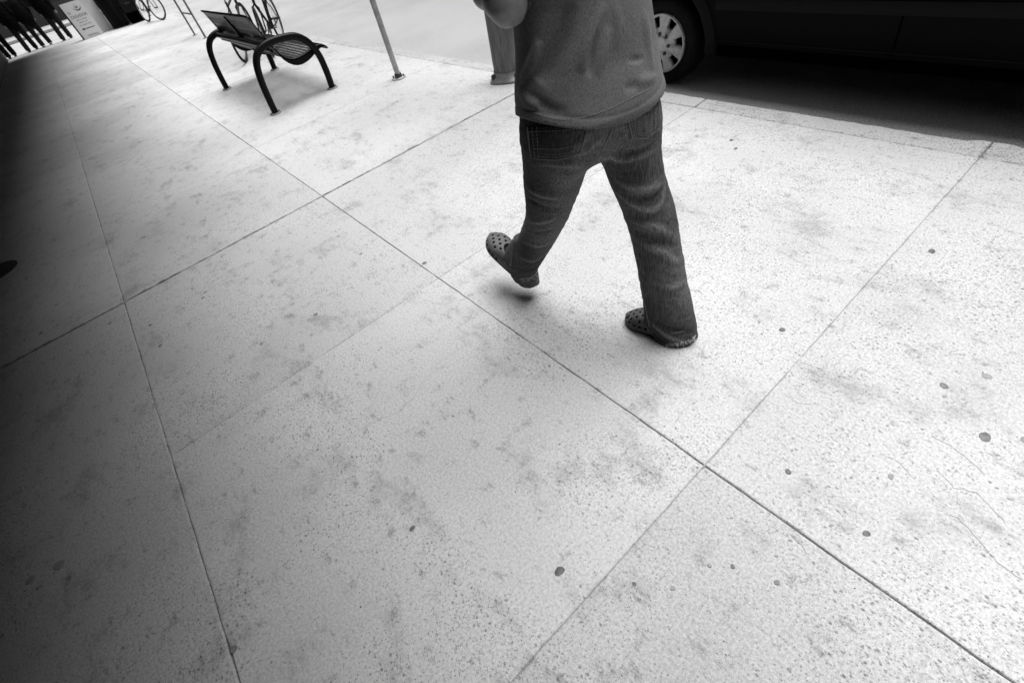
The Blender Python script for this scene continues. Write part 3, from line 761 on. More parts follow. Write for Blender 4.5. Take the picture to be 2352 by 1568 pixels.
WL = np.array((.90, 1.33, 1.335)); WR_ = np.array((1.24, 1.33, 1.30))
HC = np.array((1.09, 1.165, 1.70)); FWD = np.array((.10, .995, 0.0)); SIDE = np.array((.995, -.10, 0.0))
def body_fn(X, Y, Z):
    d = ell(X, Y, Z, (1.085, 1.08, 1.36), (.15, .09, .16), YW)
    d = smin(d, cone(X, Y, Z, (1.09, 1.10, 1.44), (1.09, 1.135, 1.62), .062, .056), .05)
    for sh, el, wr in ((SHL, ELL_, WL), (SHR, ELR, WR_)):
        d = smin(d, cone(X, Y, Z, sh, sh+(el-sh)*.55, .058, .054), .03); d = smin(d, cone(X, Y, Z, sh+(el-sh)*.5, el, .054, .047), .02)
        d = smin(d, cone(X, Y, Z, el, el+(wr-el)*.35, .047, .046), .025); d = smin(d, cone(X, Y, Z, el+(wr-el)*.35, wr, .045, .028), .02)
        d = smin(d, cone(X, Y, Z, el-(wr-el)*.06-np.array((0, 0, .016)), el, .014, .026), .016)
        d = d+.0022*np.exp(-(((Z-el[2]-.030)/.006)**2))*(abs(X-el[0]) < .08)-.0012*wob(X, Y, Z, 85, 4)
    d = smin(d, hand(X, Y, Z, WL, (.35, .75, .35), (-.5, .2, .8), 1), .015); d = smin(d, hand(X, Y, Z, WR_, (-.35, .75, .35), (.5, .2, .8), -1), .015)
    h = ell(X, Y, Z, HC+(0, 0, .025), (.076, .097, .105), -.10)
    h = smin(h, ell(X, Y, Z, HC+FWD*.03-(0, 0, .055), (.055, .065, .062), -.10), .035)
    nb = HC+FWD*.095; h = smin(h, cone(X, Y, Z, nb+(0, 0, .018), nb+FWD*.022-(0, 0, .018), .008, .013), .012)
    for s in (-1, 1):
        h = smin(h, ell(X, Y, Z, HC+SIDE*s*.077+(0, 0, .002), (.010, .022, .032), -.10), .008)
        h = smax(h, -(np.sqrt((X-HC[0]-SIDE[0]*s*.031-FWD[0]*.100)**2+(Y-HC[1]-SIDE[1]*s*.031-FWD[1]*.100)**2+(Z-HC[2]-.022)**2)-.016), .012)
    mo = HC+FWD*.098-(0, 0, .052); h = smax(h, -(cone(X, Y, Z, mo-SIDE*.022, mo+SIDE*.022, .004, .004)), .004)
    return smin(d, h, .02)
sdf_obj('body', body_fn, (.72, .88, 1.14), (1.46, 1.52, 1.84), .0056, M_SKIN, MAN)
def hair_fn(X, Y, Z):
    d = ell(X, Y, Z, HC+(0, -.008, .032), (.086, .106, .112), -.10)-.004*wob(X, Y, Z, 120, 2)
    face = (X-HC[0])*FWD[0]+(Y-HC[1])*FWD[1]-.045+np.clip((Z-HC[2]-.07)*-.9, -.10, .06)
    return np.maximum(np.maximum(d, face), HC[2]-.055-Z+.25*np.clip((Y-HC[1]+.02), 0, .1)*3)
sdf_obj('hair', hair_fn, HC-(.11, .14, .08), HC+(.11, .13, .17), .005, M_HAIR, MAN)
for s in (-1, 1):
    c = HC+SIDE*s*.031+FWD*.079+(0, 0, .022); MB().lathe([(0.0001, -.012), (.0085, -.0085), (.012, 0), (.0085, .0085), (.0001, .012)], c, 12).build('eye', M_EYE, MAN, True)

# clogs
def clog_fn(X, Y, Z):
    """local: heel at y=0, toe at y=.285, sole at z=0"""
    t = np.clip(Y/.285, 0, 1)
    hw = .040+.020*np.sin(np.clip((t-.12)/.80, 0, 1)*PI/2)**1.2*np.where(t < 2, 1, 1); cx = .008*np.sin(t*PI)
    top = np.interp(t, [0, .1, .3, .42, .5, .62, .8, .92, 1.0], [.062, .066, .060, .074, .084, .080, .066, .050, .034])
    # rounded plan outline: heel and toe caps
    ex = np.maximum(0, .05-Y)**2/.05+np.maximum(0, Y-.205)**2/.08*0
    capt = np.sqrt(np.clip(1-np.clip((Y-.20)/.088, 0, 1)**2, 0, 1)); caph = np.sqrt(np.clip(1-np.clip((.045-Y)/.05, 0, 1)**2, 0, 1))
    w = hw*np.maximum(capt*caph, .02)
    u = (X-cx)/w; zc = top*.42; vv = np.where(Z > zc, (Z-zc)/(top-zc), (zc-Z)/(zc+.004)); 
    q = (abs(u)**2.6+abs(vv)**np.where(Z > zc, 2.3, 5.0))**(1/2.6)
    d = (q-1)*np.minimum(w, top*.5)*.9
    d = np.maximum(d, np.maximum(-Y-.004, Y-.289))
    d = np.maximum(d, .000-Z+.010*np.clip((t-.8)/.2, 0, 1)**2)
    # sole step line
    d = d+.0022*np.exp(-((Z-.026)/.0035)**2)
    # foot opening
    op = ell(X, Y, Z, (cx*0+.004, .085, .075), (.036, .098, .052))
    d = smax(d, -op, .006)
    # inside of the toe box
    d = np.maximum(d, -ell(X, Y, Z, (.006, .185, .034), (.043, .070, .022)))
    # ventilation holes: rows on the top, slots along the side
    for (hx, hy) in ((-.022, .262), (.004, .266), (-.036, .240), (-.010, .244), (.018, .246), (-.025, .220), (.004, .222), (.032, .228), (-.040, .198), (-.012, .199), (.018, .201), (.044, .205), (-.028, .176), (.004, .176), (.034, .180)):
        d = np.maximum(d, -np.maximum(np.sqrt((X-hx)**2+(Y-hy)**2)-.0052, .028-Z))
    for sx in (-1, 1):
        for hy in (.262, .240, .216, .192, .168):
            d = np.maximum(d, -np.maximum(np.sqrt(((Y-hy)/1.5)**2+((Z-.036))**2)-.0062, .030-sx*(X-.006)))
    return d
def make_clog(name, loc, yaw, pitch, mirror, sc=1.1):
    o = sdf_obj(name, lambda X, Y, Z: clog_fn(-X if mirror else X, Y, Z), (-.072, -.010, -.006), (.078, .296, .095), .0027, M_FOAM)
    o.parent = MAN
    mt_ = Matrix.Translation(Vector(loc)-MAN.location) @ Matrix.Rotation(yaw, 4, 'Z') @ Matrix.Rotation(pitch, 4, 'X') @ Matrix.Scale(sc, 4)
    o.matrix_local = mt_
    st = MB().tube(crom([(-.052, .125, .055), (-.050, .06, .075), (-.03, .022, .082), (0, .012, .083), (.03, .022, .082), (.050, .06, .075), (.052, .125, .055)], 4), .006, 8)
    s = bpy.data.objects.new('heel_strap', bpy.data.meshes.new('heel_strap')); s.data.from_pydata([tuple(p) for p in st.v], [], st.f); s.data.materials.append(M_FOAM)
    s.data.polygons.foreach_set('use_smooth', [True]*len(s.data.polygons)); COL.objects.link(s); s.parent = o
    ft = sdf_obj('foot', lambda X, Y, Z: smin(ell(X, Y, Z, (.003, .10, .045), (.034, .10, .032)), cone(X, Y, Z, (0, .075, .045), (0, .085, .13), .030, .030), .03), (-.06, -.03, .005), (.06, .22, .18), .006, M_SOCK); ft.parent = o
    return o
make_clog('clog', (1.172, .684, .001), math.radians(8), 0.0, False, 1.0)
make_clog('clog', (.985, 1.430, .078), math.radians(-1), math.radians(29), True)

# ------------------------------------------------------------------ bench
BN = thing('bench', 'black perforated steel bench with arched tube legs facing the street', 'bench', (1.75, 7.23, 0))
ARCH = [(1.285, 0), (1.292, .14), (1.315, .33), (1.36, .49), (1.44, .583), (1.58, .622), (1.76, .617), (1.89, .585), (1.99, .495), (2.04, .36), (2.045, .18), (2.028, 0)]
for y in (6.17, 8.29):
    fr = MB().tube(crom([(x, y, max(z, .006)) for x, z in ARCH], 6), .037, 16).build('leg_frame', M_BLACK, BN, True)
    for x in (1.285, 2.028):
        MB().lathe([(0, .012), (.058, .012), (.066, .009), (.068, .001)], (x, y, 0), 20).build('foot_plate', M_CASTBASE, fr, True)
        for sx in (-1, 1): MB().lathe([(0, .022), (.008, .022), (.009, .012)], (x+sx*.048, y, 0), 6).build('bolt', M_NUT, fr)
PROF = crom([(1.500, 0, .885), (1.520, 0, .868), (1.548, 0, .78), (1.572, 0, .70), (1.598, 0, .61), (1.625, 0, .53), (1.668, 0, .455), (1.735, 0, .405), (1.82, 0, .388), (1.93, 0, .398), (2.03, 0, .418), (2.11, 0, .425), (2.165, 0, .41), (2.195, 0, .37)], 8)[:, [0, 2]]
PL = np.r_[0, np.cumsum(np.linalg.norm(np.diff(PROF, axis=0), axis=1))]
def bp(s): return np.interp(s, PL, PROF[:, 0]), np.interp(s, PL, PROF[:, 1])
BY0, BY1 = 6.225, 8.235
def sheet():
    mb = MB(); y0, y1 = BY0+.06, BY1-.06
    def field(s0, s1, rp, cp, mr, mc, shift):
        nr = max(1, round((s1-s0)/rp)); nc = round((y1-y0)/cp); ds = (s1-s0)/nr; dy = (y1-y0)/nc
        for r in range(nr):
            for c in range(nc):
                a, e = s0+r*ds, s0+(r+1)*ds; f, g_ = y0+c*dy, y0+(c+1)*dy
                o = [(a, f), ((a+e)/2, f), (e, f), (e, g_), ((a+e)/2, g_), (a, g_)]
                i = [(a+mr*.8, f+dy*.34), ((a+e)/2, f+mc), (e-mr*.8, f+dy*.34), (e-mr*.8, g_-dy*.34), ((a+e)/2, g_-mc), (a+mr*.8, g_-dy*.34)] if shift else [(a+mr, f+mc), ((a+e)/2, f+mc), (e-mr, f+mc), (e-mr, g_-mc), ((a+e)/2, g_-mc), (a+mr, g_-mc)]
                V = [(bp(q[0])[0], q[1], bp(q[0])[1]) for q in o+i]
                mb.add(V, [(k, (k+1) % 6, 6+(k+1) % 6, 6+k) for k in range(6)])
    field(.07, .37, .10, .072, .010, .024, False)
    field(.37, PL[-1]-.07, .044, .042, .004, .004, True)
    o = mb.build('perforated_sheet', M_BLACK, BN, False, fix=False); o['kind'] = 'stuff'
    md = o.modifiers.new('thick', 'SOLIDIFY'); md.thickness = .004; md.offset = 0
sheet()
def band(sa, sb, ya, yb, name, th=.010, off=0.0):
    n = max(2, int((sb-sa)/.02)); V = []; F = []
    for i in range(n+1):
        s = sa+(sb-sa)*i/n; x, z = bp(s); x2, z2 = bp(min(s+.004, PL[-1])); x1, z1 = bp(max(s-.004, 0)); t = np.array((x2-x1, z2-z1)); t /= np.linalg.norm(t); nn = np.array((t[1], -t[0]))
        if nn[1] < 0 and False: nn = -nn
        for k, yy in ((.5, ya), (.5, yb), (-.5, yb), (-.5, ya)): V.append((x+nn[0]*th*k+nn[0]*off, yy, z+nn[1]*th*k+nn[1]*off))
        if i:
            b0, b1 = 4*(i-1), 4*i
            F += [(b0+j, b0+(j+1) % 4, b1+(j+1) % 4, b1+j) for j in range(4)]
    F += [(3, 2, 1, 0), tuple(4*n+j for j in range(4))]
    mb = MB(); mb.add(V, F); return mb.build(name, M_BLACK, BN)
band(0, PL[-1], BY0, BY0+.062, 'end_band', .014); band(0, PL[-1], BY1-.062, BY1, 'end_band', .014)
band(0, .074, BY0+.055, BY1-.055, 'top_rail', .022); band(PL[-1]-.074, PL[-1], BY0+.055, BY1-.055, 'front_lip', .02)
band(.05, PL[-1]-.3, 7.20, 7.255, 'centre_rib', .026, .012)
# side plates under the seat ends
for y in (BY0+.006, BY1-.006):
    pr = [bp(s) for s in np.linspace(.36, PL[-1]-.05, 14)]
    lo = [(p[0], p[1]-.055*math.sin(PI*i/13)-.012) for i, p in enumerate(pr)]
    MB().prism([tuple(p) for p in pr]+lo[::-1], 'y', y-.006, y+.006).build('side_plate', M_BLACK, BN)
MB().tube([(1.537, 6.19, .601), (1.537, 7.2, .603), (1.537, 8.27, .601)], .030, 12).build('back_rail', M_BLACK, BN, True)
MB().tube([(1.575, 6.19, .545), (1.575, 7.2, .545), (1.575, 8.27, .545)], .020, 12).build('lower_rail', M_BLACK, BN, True)

# ------------------------------------------------------------------ thin sign post with its bolted foot
PO = thing('sign_post', 'slim galvanised sign post bolted to the pavement between bench and lamp post', 'post', (2.565, 5.44, 0))
MB().tube([(2.565, 5.44, .012), (2.565, 5.44, 1.2), (2.565, 5.44, 2.6)], .030, 20).build('pole', M_GALV, PO, True)
MB().lathe([(0, .014), (.072, .014), (.082, .010), (.084, .001)], (2.565, 5.44, 0), 28).build('base_flange', M_GALV, PO, True)
MB().lathe([(.031, .055), (.040, .050), (.044, .030), (.044, .014)], (2.565, 5.44, 0), 20).build('collar', M_NUT, PO, True)
for k in range(4):
    a = PI/4+k*PI/2; MB().lathe([(0, .034), (.009, .034), (.010, .014)], (2.565+.062*math.cos(a), 5.44+.062*math.sin(a), 0), 6).build('bolt', M_NUT, PO)
MB().box((2.565, 5.40, 2.35), (.30, .006, .45), .002).build('sign_plate', M_SIGN, PO)

# ------------------------------------------------------------------ street-lamp post behind the man
LP = thing('street_lamp', 'thick weathered grey lamp post with cast foot at the kerb', 'street lamp', (3.03, 3.98, 0))
lx, ly = 3.03, 3.98
MB().lathe([(.150, .075), (.146, .20), (.128, .62), (.118, 1.0), (.095, 3.2), (.075, 6.0), (0, 6.0)], (lx, ly, 0), 28).build('shaft', M_POST, LP, True)
def foot():
    mb = MB(); n = 32; prof = [(.00, 0.178), (.016, .184), (.030, .176), (.05, .162), (.085, .155)]; V = []; F = []
    for i in range(n):
        a = 2*PI*i/n; sq = 1/max(abs(math.cos(a-.5)), abs(math.sin(a-.5))); k = 1+(min(sq, 1.28)-1)*.8
        for j, (z, r) in enumerate(prof):
            rr = r*(1+(k-1)*max(0, 1-j*.28)); V.append((lx+rr*math.cos(a), ly+rr*math.sin(a), z+.002))
    m = len(prof)
    for i in range(n):
        j = (i+1) % n
        for k in range(m-1): F.append((i*m+k, j*m+k, j*m+k+1, i*m+k+1))
    mb.add(V, F); return mb
foot().build('cast_foot', M_CASTBASE, LP, True)
for k in range(4):
    a = .5+PI/4+k*PI/2; MB().lathe([(0, .075), (.020, .074), (.026, .064), (.027, .03)], (lx+.172*math.cos(a), ly+.172*math.sin(a), 0), 12).build('bolt_cap', M_NUT, LP, True)
for k, (a, z, w, h_) in enumerate(((-.95, .36, .030, .05), (-.82, .43, .036, .03), (-1.0, .47, .028, .035), (-.80, .33, .024, .04))):
    r = .142-.04*z; c, s = math.cos(a), math.sin(a)
    MB().box((lx+r*c, ly+r*s, z), (.004, w, h_), .0015, Matrix.Rotation(a, 3, 'Z') @ Matrix.Rotation(.3*k-.4, 3, 'X')).build('sticker_scrap', M_SOCK, LP)
MB().tube(crom([(lx, ly, 5.95), (lx+.3, ly, 6.5), (lx+1.2, ly, 6.75), (lx+2.0, ly, 6.72)], 6), .05, 12).build('lamp_arm', M_POST, LP, True)
MB().box((lx+2.25, ly, 6.70), (.65, .26, .14), .05).build('lamp_head', M_CASTBASE, LP, True)

# ------------------------------------------------------------------ parked van (faces the camera's right, rear wheel in view)
VX = 3.60; VW = 1.90                                  # near side plane, width
VN = thing('parked_van', 'dark van parked at the kerb with silver hubcap, its rear wheel beside the man', 'van', (VX+VW/2, 1.2, ROAD_Z))
YR, YF = 2.66, -0.24; GZ = ROAD_Z; WR2 = .315
# side profile: stations along y (rear + .95 .. front - 1.0) with sill, belt, roof heights
ST = [(3.62, .50, .95, 1.20, .62), (3.58, .42, 1.02, 1.62, .80), (3.45, .36, 1.05, 1.80, .90), (3.0, .34, 1.06, 1.84, .96), (2.2, .335, 1.05, 1.86, .985), (1.0, .33, 1.03, 1.86, .99), (.2, .325, 1.01, 1.80, .985), (-.25, .33, 1.00, 1.62, .97), (-.62, .33, .99, 1.22, .955), (-.9, .33, .95, 1.06, .93), (-1.2, .36, .84, .92, .86), (-1.36, .44, .70, .76, .74)]
def section(sill, belt, roof, w):
    hw = VW/2*w/.99; th = max(roof-belt, .03)
    pts = [(0.0, sill+.02), (hw*.86, sill-.02), (hw*.955, sill), (hw*.972, sill+.05), (hw*.985, sill+.14), (hw*.995, sill+(belt-sill)*.45), (hw, sill+(belt-sill)*.62), (hw*.99, belt-.06), (hw*.965, belt)]
    pts += [(hw*(.965-.15*t**1.3), belt+th*t*.90) for t in (.25, .5, .75, 1.0)] if th > .1 else [(hw*(.965-.05*t), belt+th*t*.9) for t in (.25, .5, .75, 1.0)]
    pts += [(hw*.66, belt+th*.98), (hw*.35, roof), (0, roof+.01)]
    return pts
def van_body():
    ys = [s[0] for s in ST]; yy = sorted(set(list(np.linspace(ys[0], ys[-1], 44))+ys), reverse=True); rows = []
    for y in yy:
        v = [np.interp(-y, [-q for q in ys], [s[k] for s in ST]) for k in (1, 2, 3, 4)]
        h = section(*v); rows.append([(VX+VW/2-p[0], y, p[1]+GZ) for p in h]+[(VX+VW/2+p[0], y, p[1]+GZ) for p in h[-2:0:-1]])
    n = len(rows[0]); V = [p for r in rows for p in r]; F = []
    for i in range(len(rows)-1):
        for k in range(n): F.append((i*n+k, i*n+(k+1) % n, (i+1)*n+(k+1) % n, (i+1)*n+k))
    F.append(tuple(range(n))); F.append(tuple((len(rows)-1)*n+k for k in range(n-1, -1, -1)))
    mb = MB(); mb.add(V, F); o = mb.build('body', M_VAN, VN, True)
    cuts = []
    for y in (YR, YF):
        for xs_ in ((VX-.2, VX+.34), (VX+VW-.34, VX+VW+.2)):
            c = MB().lathe([(0, xs_[0]), (.395, xs_[0]), (.395, xs_[1]), (0, xs_[1])], (0, y, GZ+WR2+.02), 40, 'x').build('cut', M_VAN)
            bm = bmesh.new(); bm.from_mesh(c.data); bmesh.ops.remove_doubles(bm, verts=bm.verts, dist=1e-4); bmesh.ops.recalc_face_normals(bm, faces=bm.faces); bm.to_mesh(c.data); bm.free()
            cuts.append(c); md = o.modifiers.new('b', 'BOOLEAN'); md.operation = 'DIFFERENCE'; md.object = c; md.solver = 'EXACT'
    bpy.context.view_layer.update(); dg = bpy.context.evaluated_depsgraph_get()
    me = bpy.data.meshes.new_from_object(o.evaluated_get(dg)); o.modifiers.clear(); o.data = me
    for c in cuts: bpy.data.objects.remove(c, do_unlink=True)
    return o
BODY = van_body()
def side_x(y, zrel):
    """x of the near side at height above road"""
    v = [np.interp(-y, [-s[0] for s in ST], [s[k] for s in ST]) for k in (1, 2, 3, 4)]
    h = section(*v); zs = [p[1] for p in h[2:13]]; xs_ = [p[0] for p in h[2:13]]
    return VX+VW/2-np.interp(zrel, zs, xs_)
def strip(pts, w, th, name, mt, parent=BODY, axis='z'):
    """flat strip following the near side: pts (y, z above road)"""
    V = []; F = []
    P = np.array(pts); T = np.gradient(P, axis=0); T /= np.linalg.norm(T, axis=1, keepdims=True); N = np.stack([-T[:, 1], T[:, 0]], 1)
    for i, (p, n) in enumerate(zip(P, N)):
        for (k, o) in ((-.5, .004), (-.5, -th*.6), (-.2, -th), (.2, -th), (.5, -th*.6), (.5, .004)):
            y, z = p+n*w*k; V.append((side_x(y, z)+o, y, z+GZ))
        if i:
            a, b_ = 6*(i-1), 6*i; F += [(a+j, a+j+1, b_+j+1, b_+j) for j in range(5)]
    F += [tuple(range(6)), tuple(6*(len(P)-1)+j for j in range(5, -1, -1))]
    mb = MB(); mb.add(V, F); return mb.build(name, mt, parent, True)
strip([(y, .60-.012*(2.2-y)*0) for y in np.linspace(2.20, -.60, 30)], .07, .014, 'side_moulding', M_VANTRIM)
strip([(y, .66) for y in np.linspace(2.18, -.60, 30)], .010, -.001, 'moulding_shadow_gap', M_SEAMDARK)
strip([(y, .365) for y in np.linspace(2.22, .2, 20)], .010, .006, 'sill_trim', M_VANTRIM)
strip([(1.02+.03*(z-.4), z) for z in np.linspace(.34, 1.02, 16)], .012, .0005, 'door_gap', M_SEAMDARK)
strip([(-.30-.05*(z-.4), z) for z in np.linspace(.34, 1.0, 16)], .012, .0005, 'door_gap', M_SEAMDARK)
strip([(y, .90) for y in np.linspace(1.15, 1.32, 6)], .03, .03, 'door_handle', M_VANTRIM); strip([(y, .90) for y in np.linspace(.75, .92, 6)], .03, .03, 'door_handle', M_VANTRIM)
for y in (YR, YF):                                   # flared arch trim
    V = []; F = []; n = 28
    for i in range(n+1):
        a = math.radians(-8+196*i/n)
        for r, o in ((.392, .03), (.398, -.022), (.425, -.028), (.470, -.012), (.482, .012)):
            yy, zz = y+r*math.cos(a), WR2+.02+r*math.sin(a); V.append((side_x(min(max(yy, -1.2), 3.4), max(zz, .36))+o, yy, zz+GZ))
        if i: F += [(5*(i-1)+j, 5*(i-1)+j+1, 5*i+j+1, 5*i+j) for j in range(4)]
    mb = MB(); mb.add(V, F); mb.build('arch_flare', M_VANTRIM, BODY, True)
for (ya, yb) in ((3.25, 2.25), (2.15, 1.12), (.92, -.05)):
    P = []
    for (y, t) in ((ya, .06), (yb, .06), (yb-.0 if yb > 0 else yb+.28, .8), (ya-.06, .8)): P.append((y, t))
    V = []
    for (y, t) in P:
        v = [np.interp(-y, [-s[0] for s in ST], [s[k] for s in ST]) for k in (1, 2, 3, 4)]; h = section(*v); zb = v[1]; z = zb+(v[2]-zb)*.9*t
        V.append((side_x(y, z)-.004, y, z+GZ)); 
    mirror = [(2*(VX+VW/2)-p[0], p[1], p[2]) for p in V]
    mesh_obj('side_window', V, [(0, 1, 2, 3)], M_GLASS, VN); mesh_obj('side_window', mirror, [(3, 2, 1, 0)], M_GLASS, VN)
mesh_obj('windscreen', [(VX+.22, -.70, 1.08+GZ+.035), (VX+VW-.22, -.70, 1.08+GZ+.035), (VX+VW-.36, -.22, 1.62+GZ+.02), (VX+.36, -.22, 1.62+GZ+.02)], [(0, 1, 2, 3)], M_GLASS, VN)
mesh_obj('rear_window', [(VX+.25, 3.625, 1.08+GZ), (VX+VW-.25, 3.625, 1.08+GZ), (VX+VW-.36, 3.53, 1.66+GZ), (VX+.36, 3.53, 1.66+GZ)], [(0, 1, 2, 3)], M_GLASS, VN)
MB().box((VX+VW/2, 3.62, .46+GZ), (1.72, .14, .26), .05).build('rear_bumper', M_VANTRIM, VN, True); MB().box((VX+VW/2, -1.34, .45+GZ), (1.60, .16, .28), .05).build('front_bumper', M_VANTRIM, VN, True)
for s in (-1, 1):
    MB().box((VX+VW/2+s*.62, -1.27, .70+GZ), (.34, .16, .16), .04).build('headlight', M_LAMP, VN, True); MB().box((VX+VW/2+s*.80, 3.55, .98+GZ), (.14, .12, .34), .03).build('tail_light', M_LAMP, VN, True)
def hubcap(x, y, z, s, parent):
    """seven broad spokes with windows between, near face towards -x when s=-1"""
    R0 = .212
    def fn(X, Y, Z):
        u, v = Y-y, Z-z; w = (X-x)*s; r = np.sqrt(u*u+v*v)+1e-6; a = np.arctan2(v, u)
        face = .016+.014*np.cos(np.clip(r/R0, 0, 1)*PI/2)
        ph = np.mod(a*7/(2*PI)+.15, 1)-.5                    # 0 at window centre
        scoop = np.clip(1-abs(ph)/.30, 0, 1)*np.clip((r-.08)/.06, 0, 1)*.026
        face = face-scoop
        d = np.maximum(w-face, -.02-w); d = np.maximum(d, r-R0)
        win = np.maximum(abs(ph)*2*PI/7*r-(.017+.22*np.clip(r-.11, 0, .1)), np.maximum(.122-r, r-.192)); d = smax(d, -win, .008)
        rim = np.sqrt((r-.207)**2+(w-.016)**2)-.0075
        d = smin(d, rim, .004)
        d = smin(d, np.maximum(r-.055, abs(w-.014)-.018), .012)
        return d
    h = sdf_obj('hubcap', fn, (x-.045, y-.22, z-.22), (x+.045, y+.22, z+.22), .0034, M_HUB, parent)
    for k in range(7):
        a = 2*PI*(k+.35)/7+.2
        MB().lathe([(0, s*.043), (.010, s*.042), (.014, s*.036), (.015, s*.016)], (x, y+.076*math.cos(a), z+.076*math.sin(a)), 10, 'x').build('lug_nut', M_NUT, h, True)
for y in (YR, YF):
    for s, x in ((-1, VX+.035), (1, VX+VW-.035)):
        z = GZ+WR2; tw = .20; xo = x; xi = x-s*tw
        pr = [(.205, xo-s*.006), (.225, xo+s*.004), (.262, xo+s*.010), (.295, xo+s*.002), (.310, xo-s*.018), (.3145, xo-s*.05), (.3145, xi+s*.05), (.308, xi+s*.015), (.28, xi), (.20, xi)]
        w = thing('wheel', '', '', (x, y, z)); w.parent = VN; w.location = Vector((x, y, z))-VN.location; del w['label']; del w['category']
        MB().lathe(pr, (0, y, z), 64, 'x').build('tyre', M_TYRE, w, True)
        MB().lathe([(0, xo-s*.05), (.15, xo-s*.045), (.207, xo-s*.03), (.212, xo-s*.005)], (0, y, z), 40, 'x').build('wheel_rim', M_SEAMDARK, w, True)
        if s == -1 or y == YR: hubcap(xo, y, z, s, w)
MB().box((VX+VW/2, 1.2, .27+GZ), (1.5, 3.9, .16), .04).build('underbody', M_SEAMDARK, VN)

# ------------------------------------------------------------------ hoop bike rack
RK = thing('bike_rack', 'thin grey hoop bike rack with a crossbar beyond the bench', 'bike rack', (2.34, 14.5, 0))
MB().tube(crom([(2.34, 13.95, .004), (2.34, 13.95, .5), (2.34, 13.97, .80), (2.34, 14.12, .90), (2.34, 14.5, .91), (2.34, 14.88, .90), (2.34, 15.03, .80), (2.34, 15.05, .5), (2.34, 15.05, .004)], 6), .021, 10).build('hoop', M_POST, RK, True)
MB().tube([(2.34, 13.95, .455), (2.34, 14.5, .455), (2.34, 15.05, .455)], .017, 10).build('crossbar', M_POST, RK, True)
for y in (13.95, 15.05): MB().lathe([(.02, .012), (.055, .010), (.058, .001)], (2.34, y, 0), 16).build('foot_plate', M_CASTBASE, RK, True)

# ------------------------------------------------------------------ bicycles (local: along +y, centre at origin)
def bicycle(label, loc, yaw, lean, white_rim=False, tone=M_DARKCLOTH, steer=0.2):
    b_ = thing('bicycle', label, 'bicycle', (0, 0, 0), 'bicycles parked along the kerb')
    R = .335
    for wy, st in ((-.51, 0.0), (.53, steer)):
        rot = Matrix.Rotation(st, 3, 'Z')
        def place(v): return [tuple(rot @ Vector(p)+Vector((0, wy, R))) for p in v]
        w = bpy.data.objects.new('wheel', None); COL.objects.link(w); w.parent = b_
        n = 40; circ = lambda r: [(0, r*math.cos(2*PI*i/n), r*math.sin(2*PI*i/n)) for i in range(n)]
        t = MB().tube(circ(R-.017), .018, 8, True); t.v = place(t.v); t.build('tyre', M_TYRE, w, True)
        t = MB().tube(circ(R-.045), .011, 6, True); t.v = place(t.v); t.build('rim', M_PALECLOTH if white_rim else M_NUT, w, True)
        t = MB()
        for k in range(18):
            a = 2*PI*k/18; t.tube([(.02*(-1)**k, .02*math.cos(a+.5), .02*math.sin(a+.5)), (0, (R-.05)*math.cos(a), (R-.05)*math.sin(a))], .0016, 4, caps=False)
        t.v = place(t.v); t.build('spokes', M_GALV, w, fix=False, kind='stuff')
        t = MB().lathe([(0, -.05), (.018, -.045), (.022, 0), (.018, .045), (0, .05)], (0, 0, 0), 10, 'x'); t.v = place(t.v); t.build('hub', M_NUT, w, True)
    BB = (0, -.08, .27); SEAT = (0, -.25, .78); HD = (0, .33, .80); HL_ = (0, .37, .68); RA = (0, -.51, R); FA = (0, .53, R)
    for nm, pth, r in (('down_tube', [HL_, BB], .019), ('top_tube', [HD, (0, -.22, .72)], .017), ('seat_tube', [BB, SEAT], .017), ('head_tube', [HL_, (0, .32, .84)], .021)):
        MB().tube([pth[0], tuple(np.mean(pth, axis=0)), pth[1]], r, 10).build(nm, tone, b_, True)
    for s in (-1, 1):
        MB().tube([BB, (s*.05, -.3, .30), (s*.055, -.51, R)], .009, 8).build('chain_stay', tone, b_, True); MB().tube([(0, -.22, .70), (s*.05, -.36, .52), (s*.055, -.51, R)], .008, 8).build('seat_stay', tone, b_, True)
        MB().tube([HL_, (s*.05, .40, .62), (s*.052, .53, R)], .011, 8).build('fork_blade', tone, b_, True)
        MB().tube([BB, (s*.07, -.08, .27), (s*.075, -.08+s*.12, .27-s*.11)], .010, 8).build('crank', M_NUT, b_, True)
        MB().box((s*.12, -.08+s*.12, .27-s*.11), (.09, .06, .02), .005).build('pedal', M_SHOE, b_)
        MB().tube(crom([(0, .30, .93), (s*.12, .31, .95), (s*.26, .24, .96), (s*.29, .16, .95)], 4), .012, 8).build('handlebar', M_NUT, b_, True)
        MB().tube([(s*.285, .20, .956), (s*.292, .14, .948), (s*.295, .10, .945)], .017, 8).build('grip', M_SHOE, b_, True)
    MB().tube([(0, .32, .84), (0, .31, .90), (0, .30, .93)], .013, 8).build('stem', M_NUT, b_, True)
    MB().tube([SEAT, (0, -.265, .84), (0, -.28, .90)], .013, 8).build('seat_post', M_GALV, b_, True)
    sd = sdf_obj('saddle', lambda X, Y, Z: smin(ell(X, Y, Z, (0, -.36, .92), (.075, .09, .03)), cone(X, Y, Z, (0, -.34, .92), (0, -.16, .915), .035, .018), .03), (-.1, -.47, .87), (.1, -.12, .97), .012, M_SHOE); sd.parent = b_
    MB().lathe([(.02, -.004), (.085, -.004), (.09, 0), (.085, .004), (.02, .004)], (.045, -.08, .27), 24, 'x').build('chainring', M_NUT, b_, True)
    b_.rotation_euler = (0, lean, yaw); b_.location = loc
    return b_
bicycle('pale-rimmed bicycle leaning by the dark bin at the far corner', (2.52, 21.75, 0), math.radians(196), math.radians(-6), True, M_SHOE, .25)
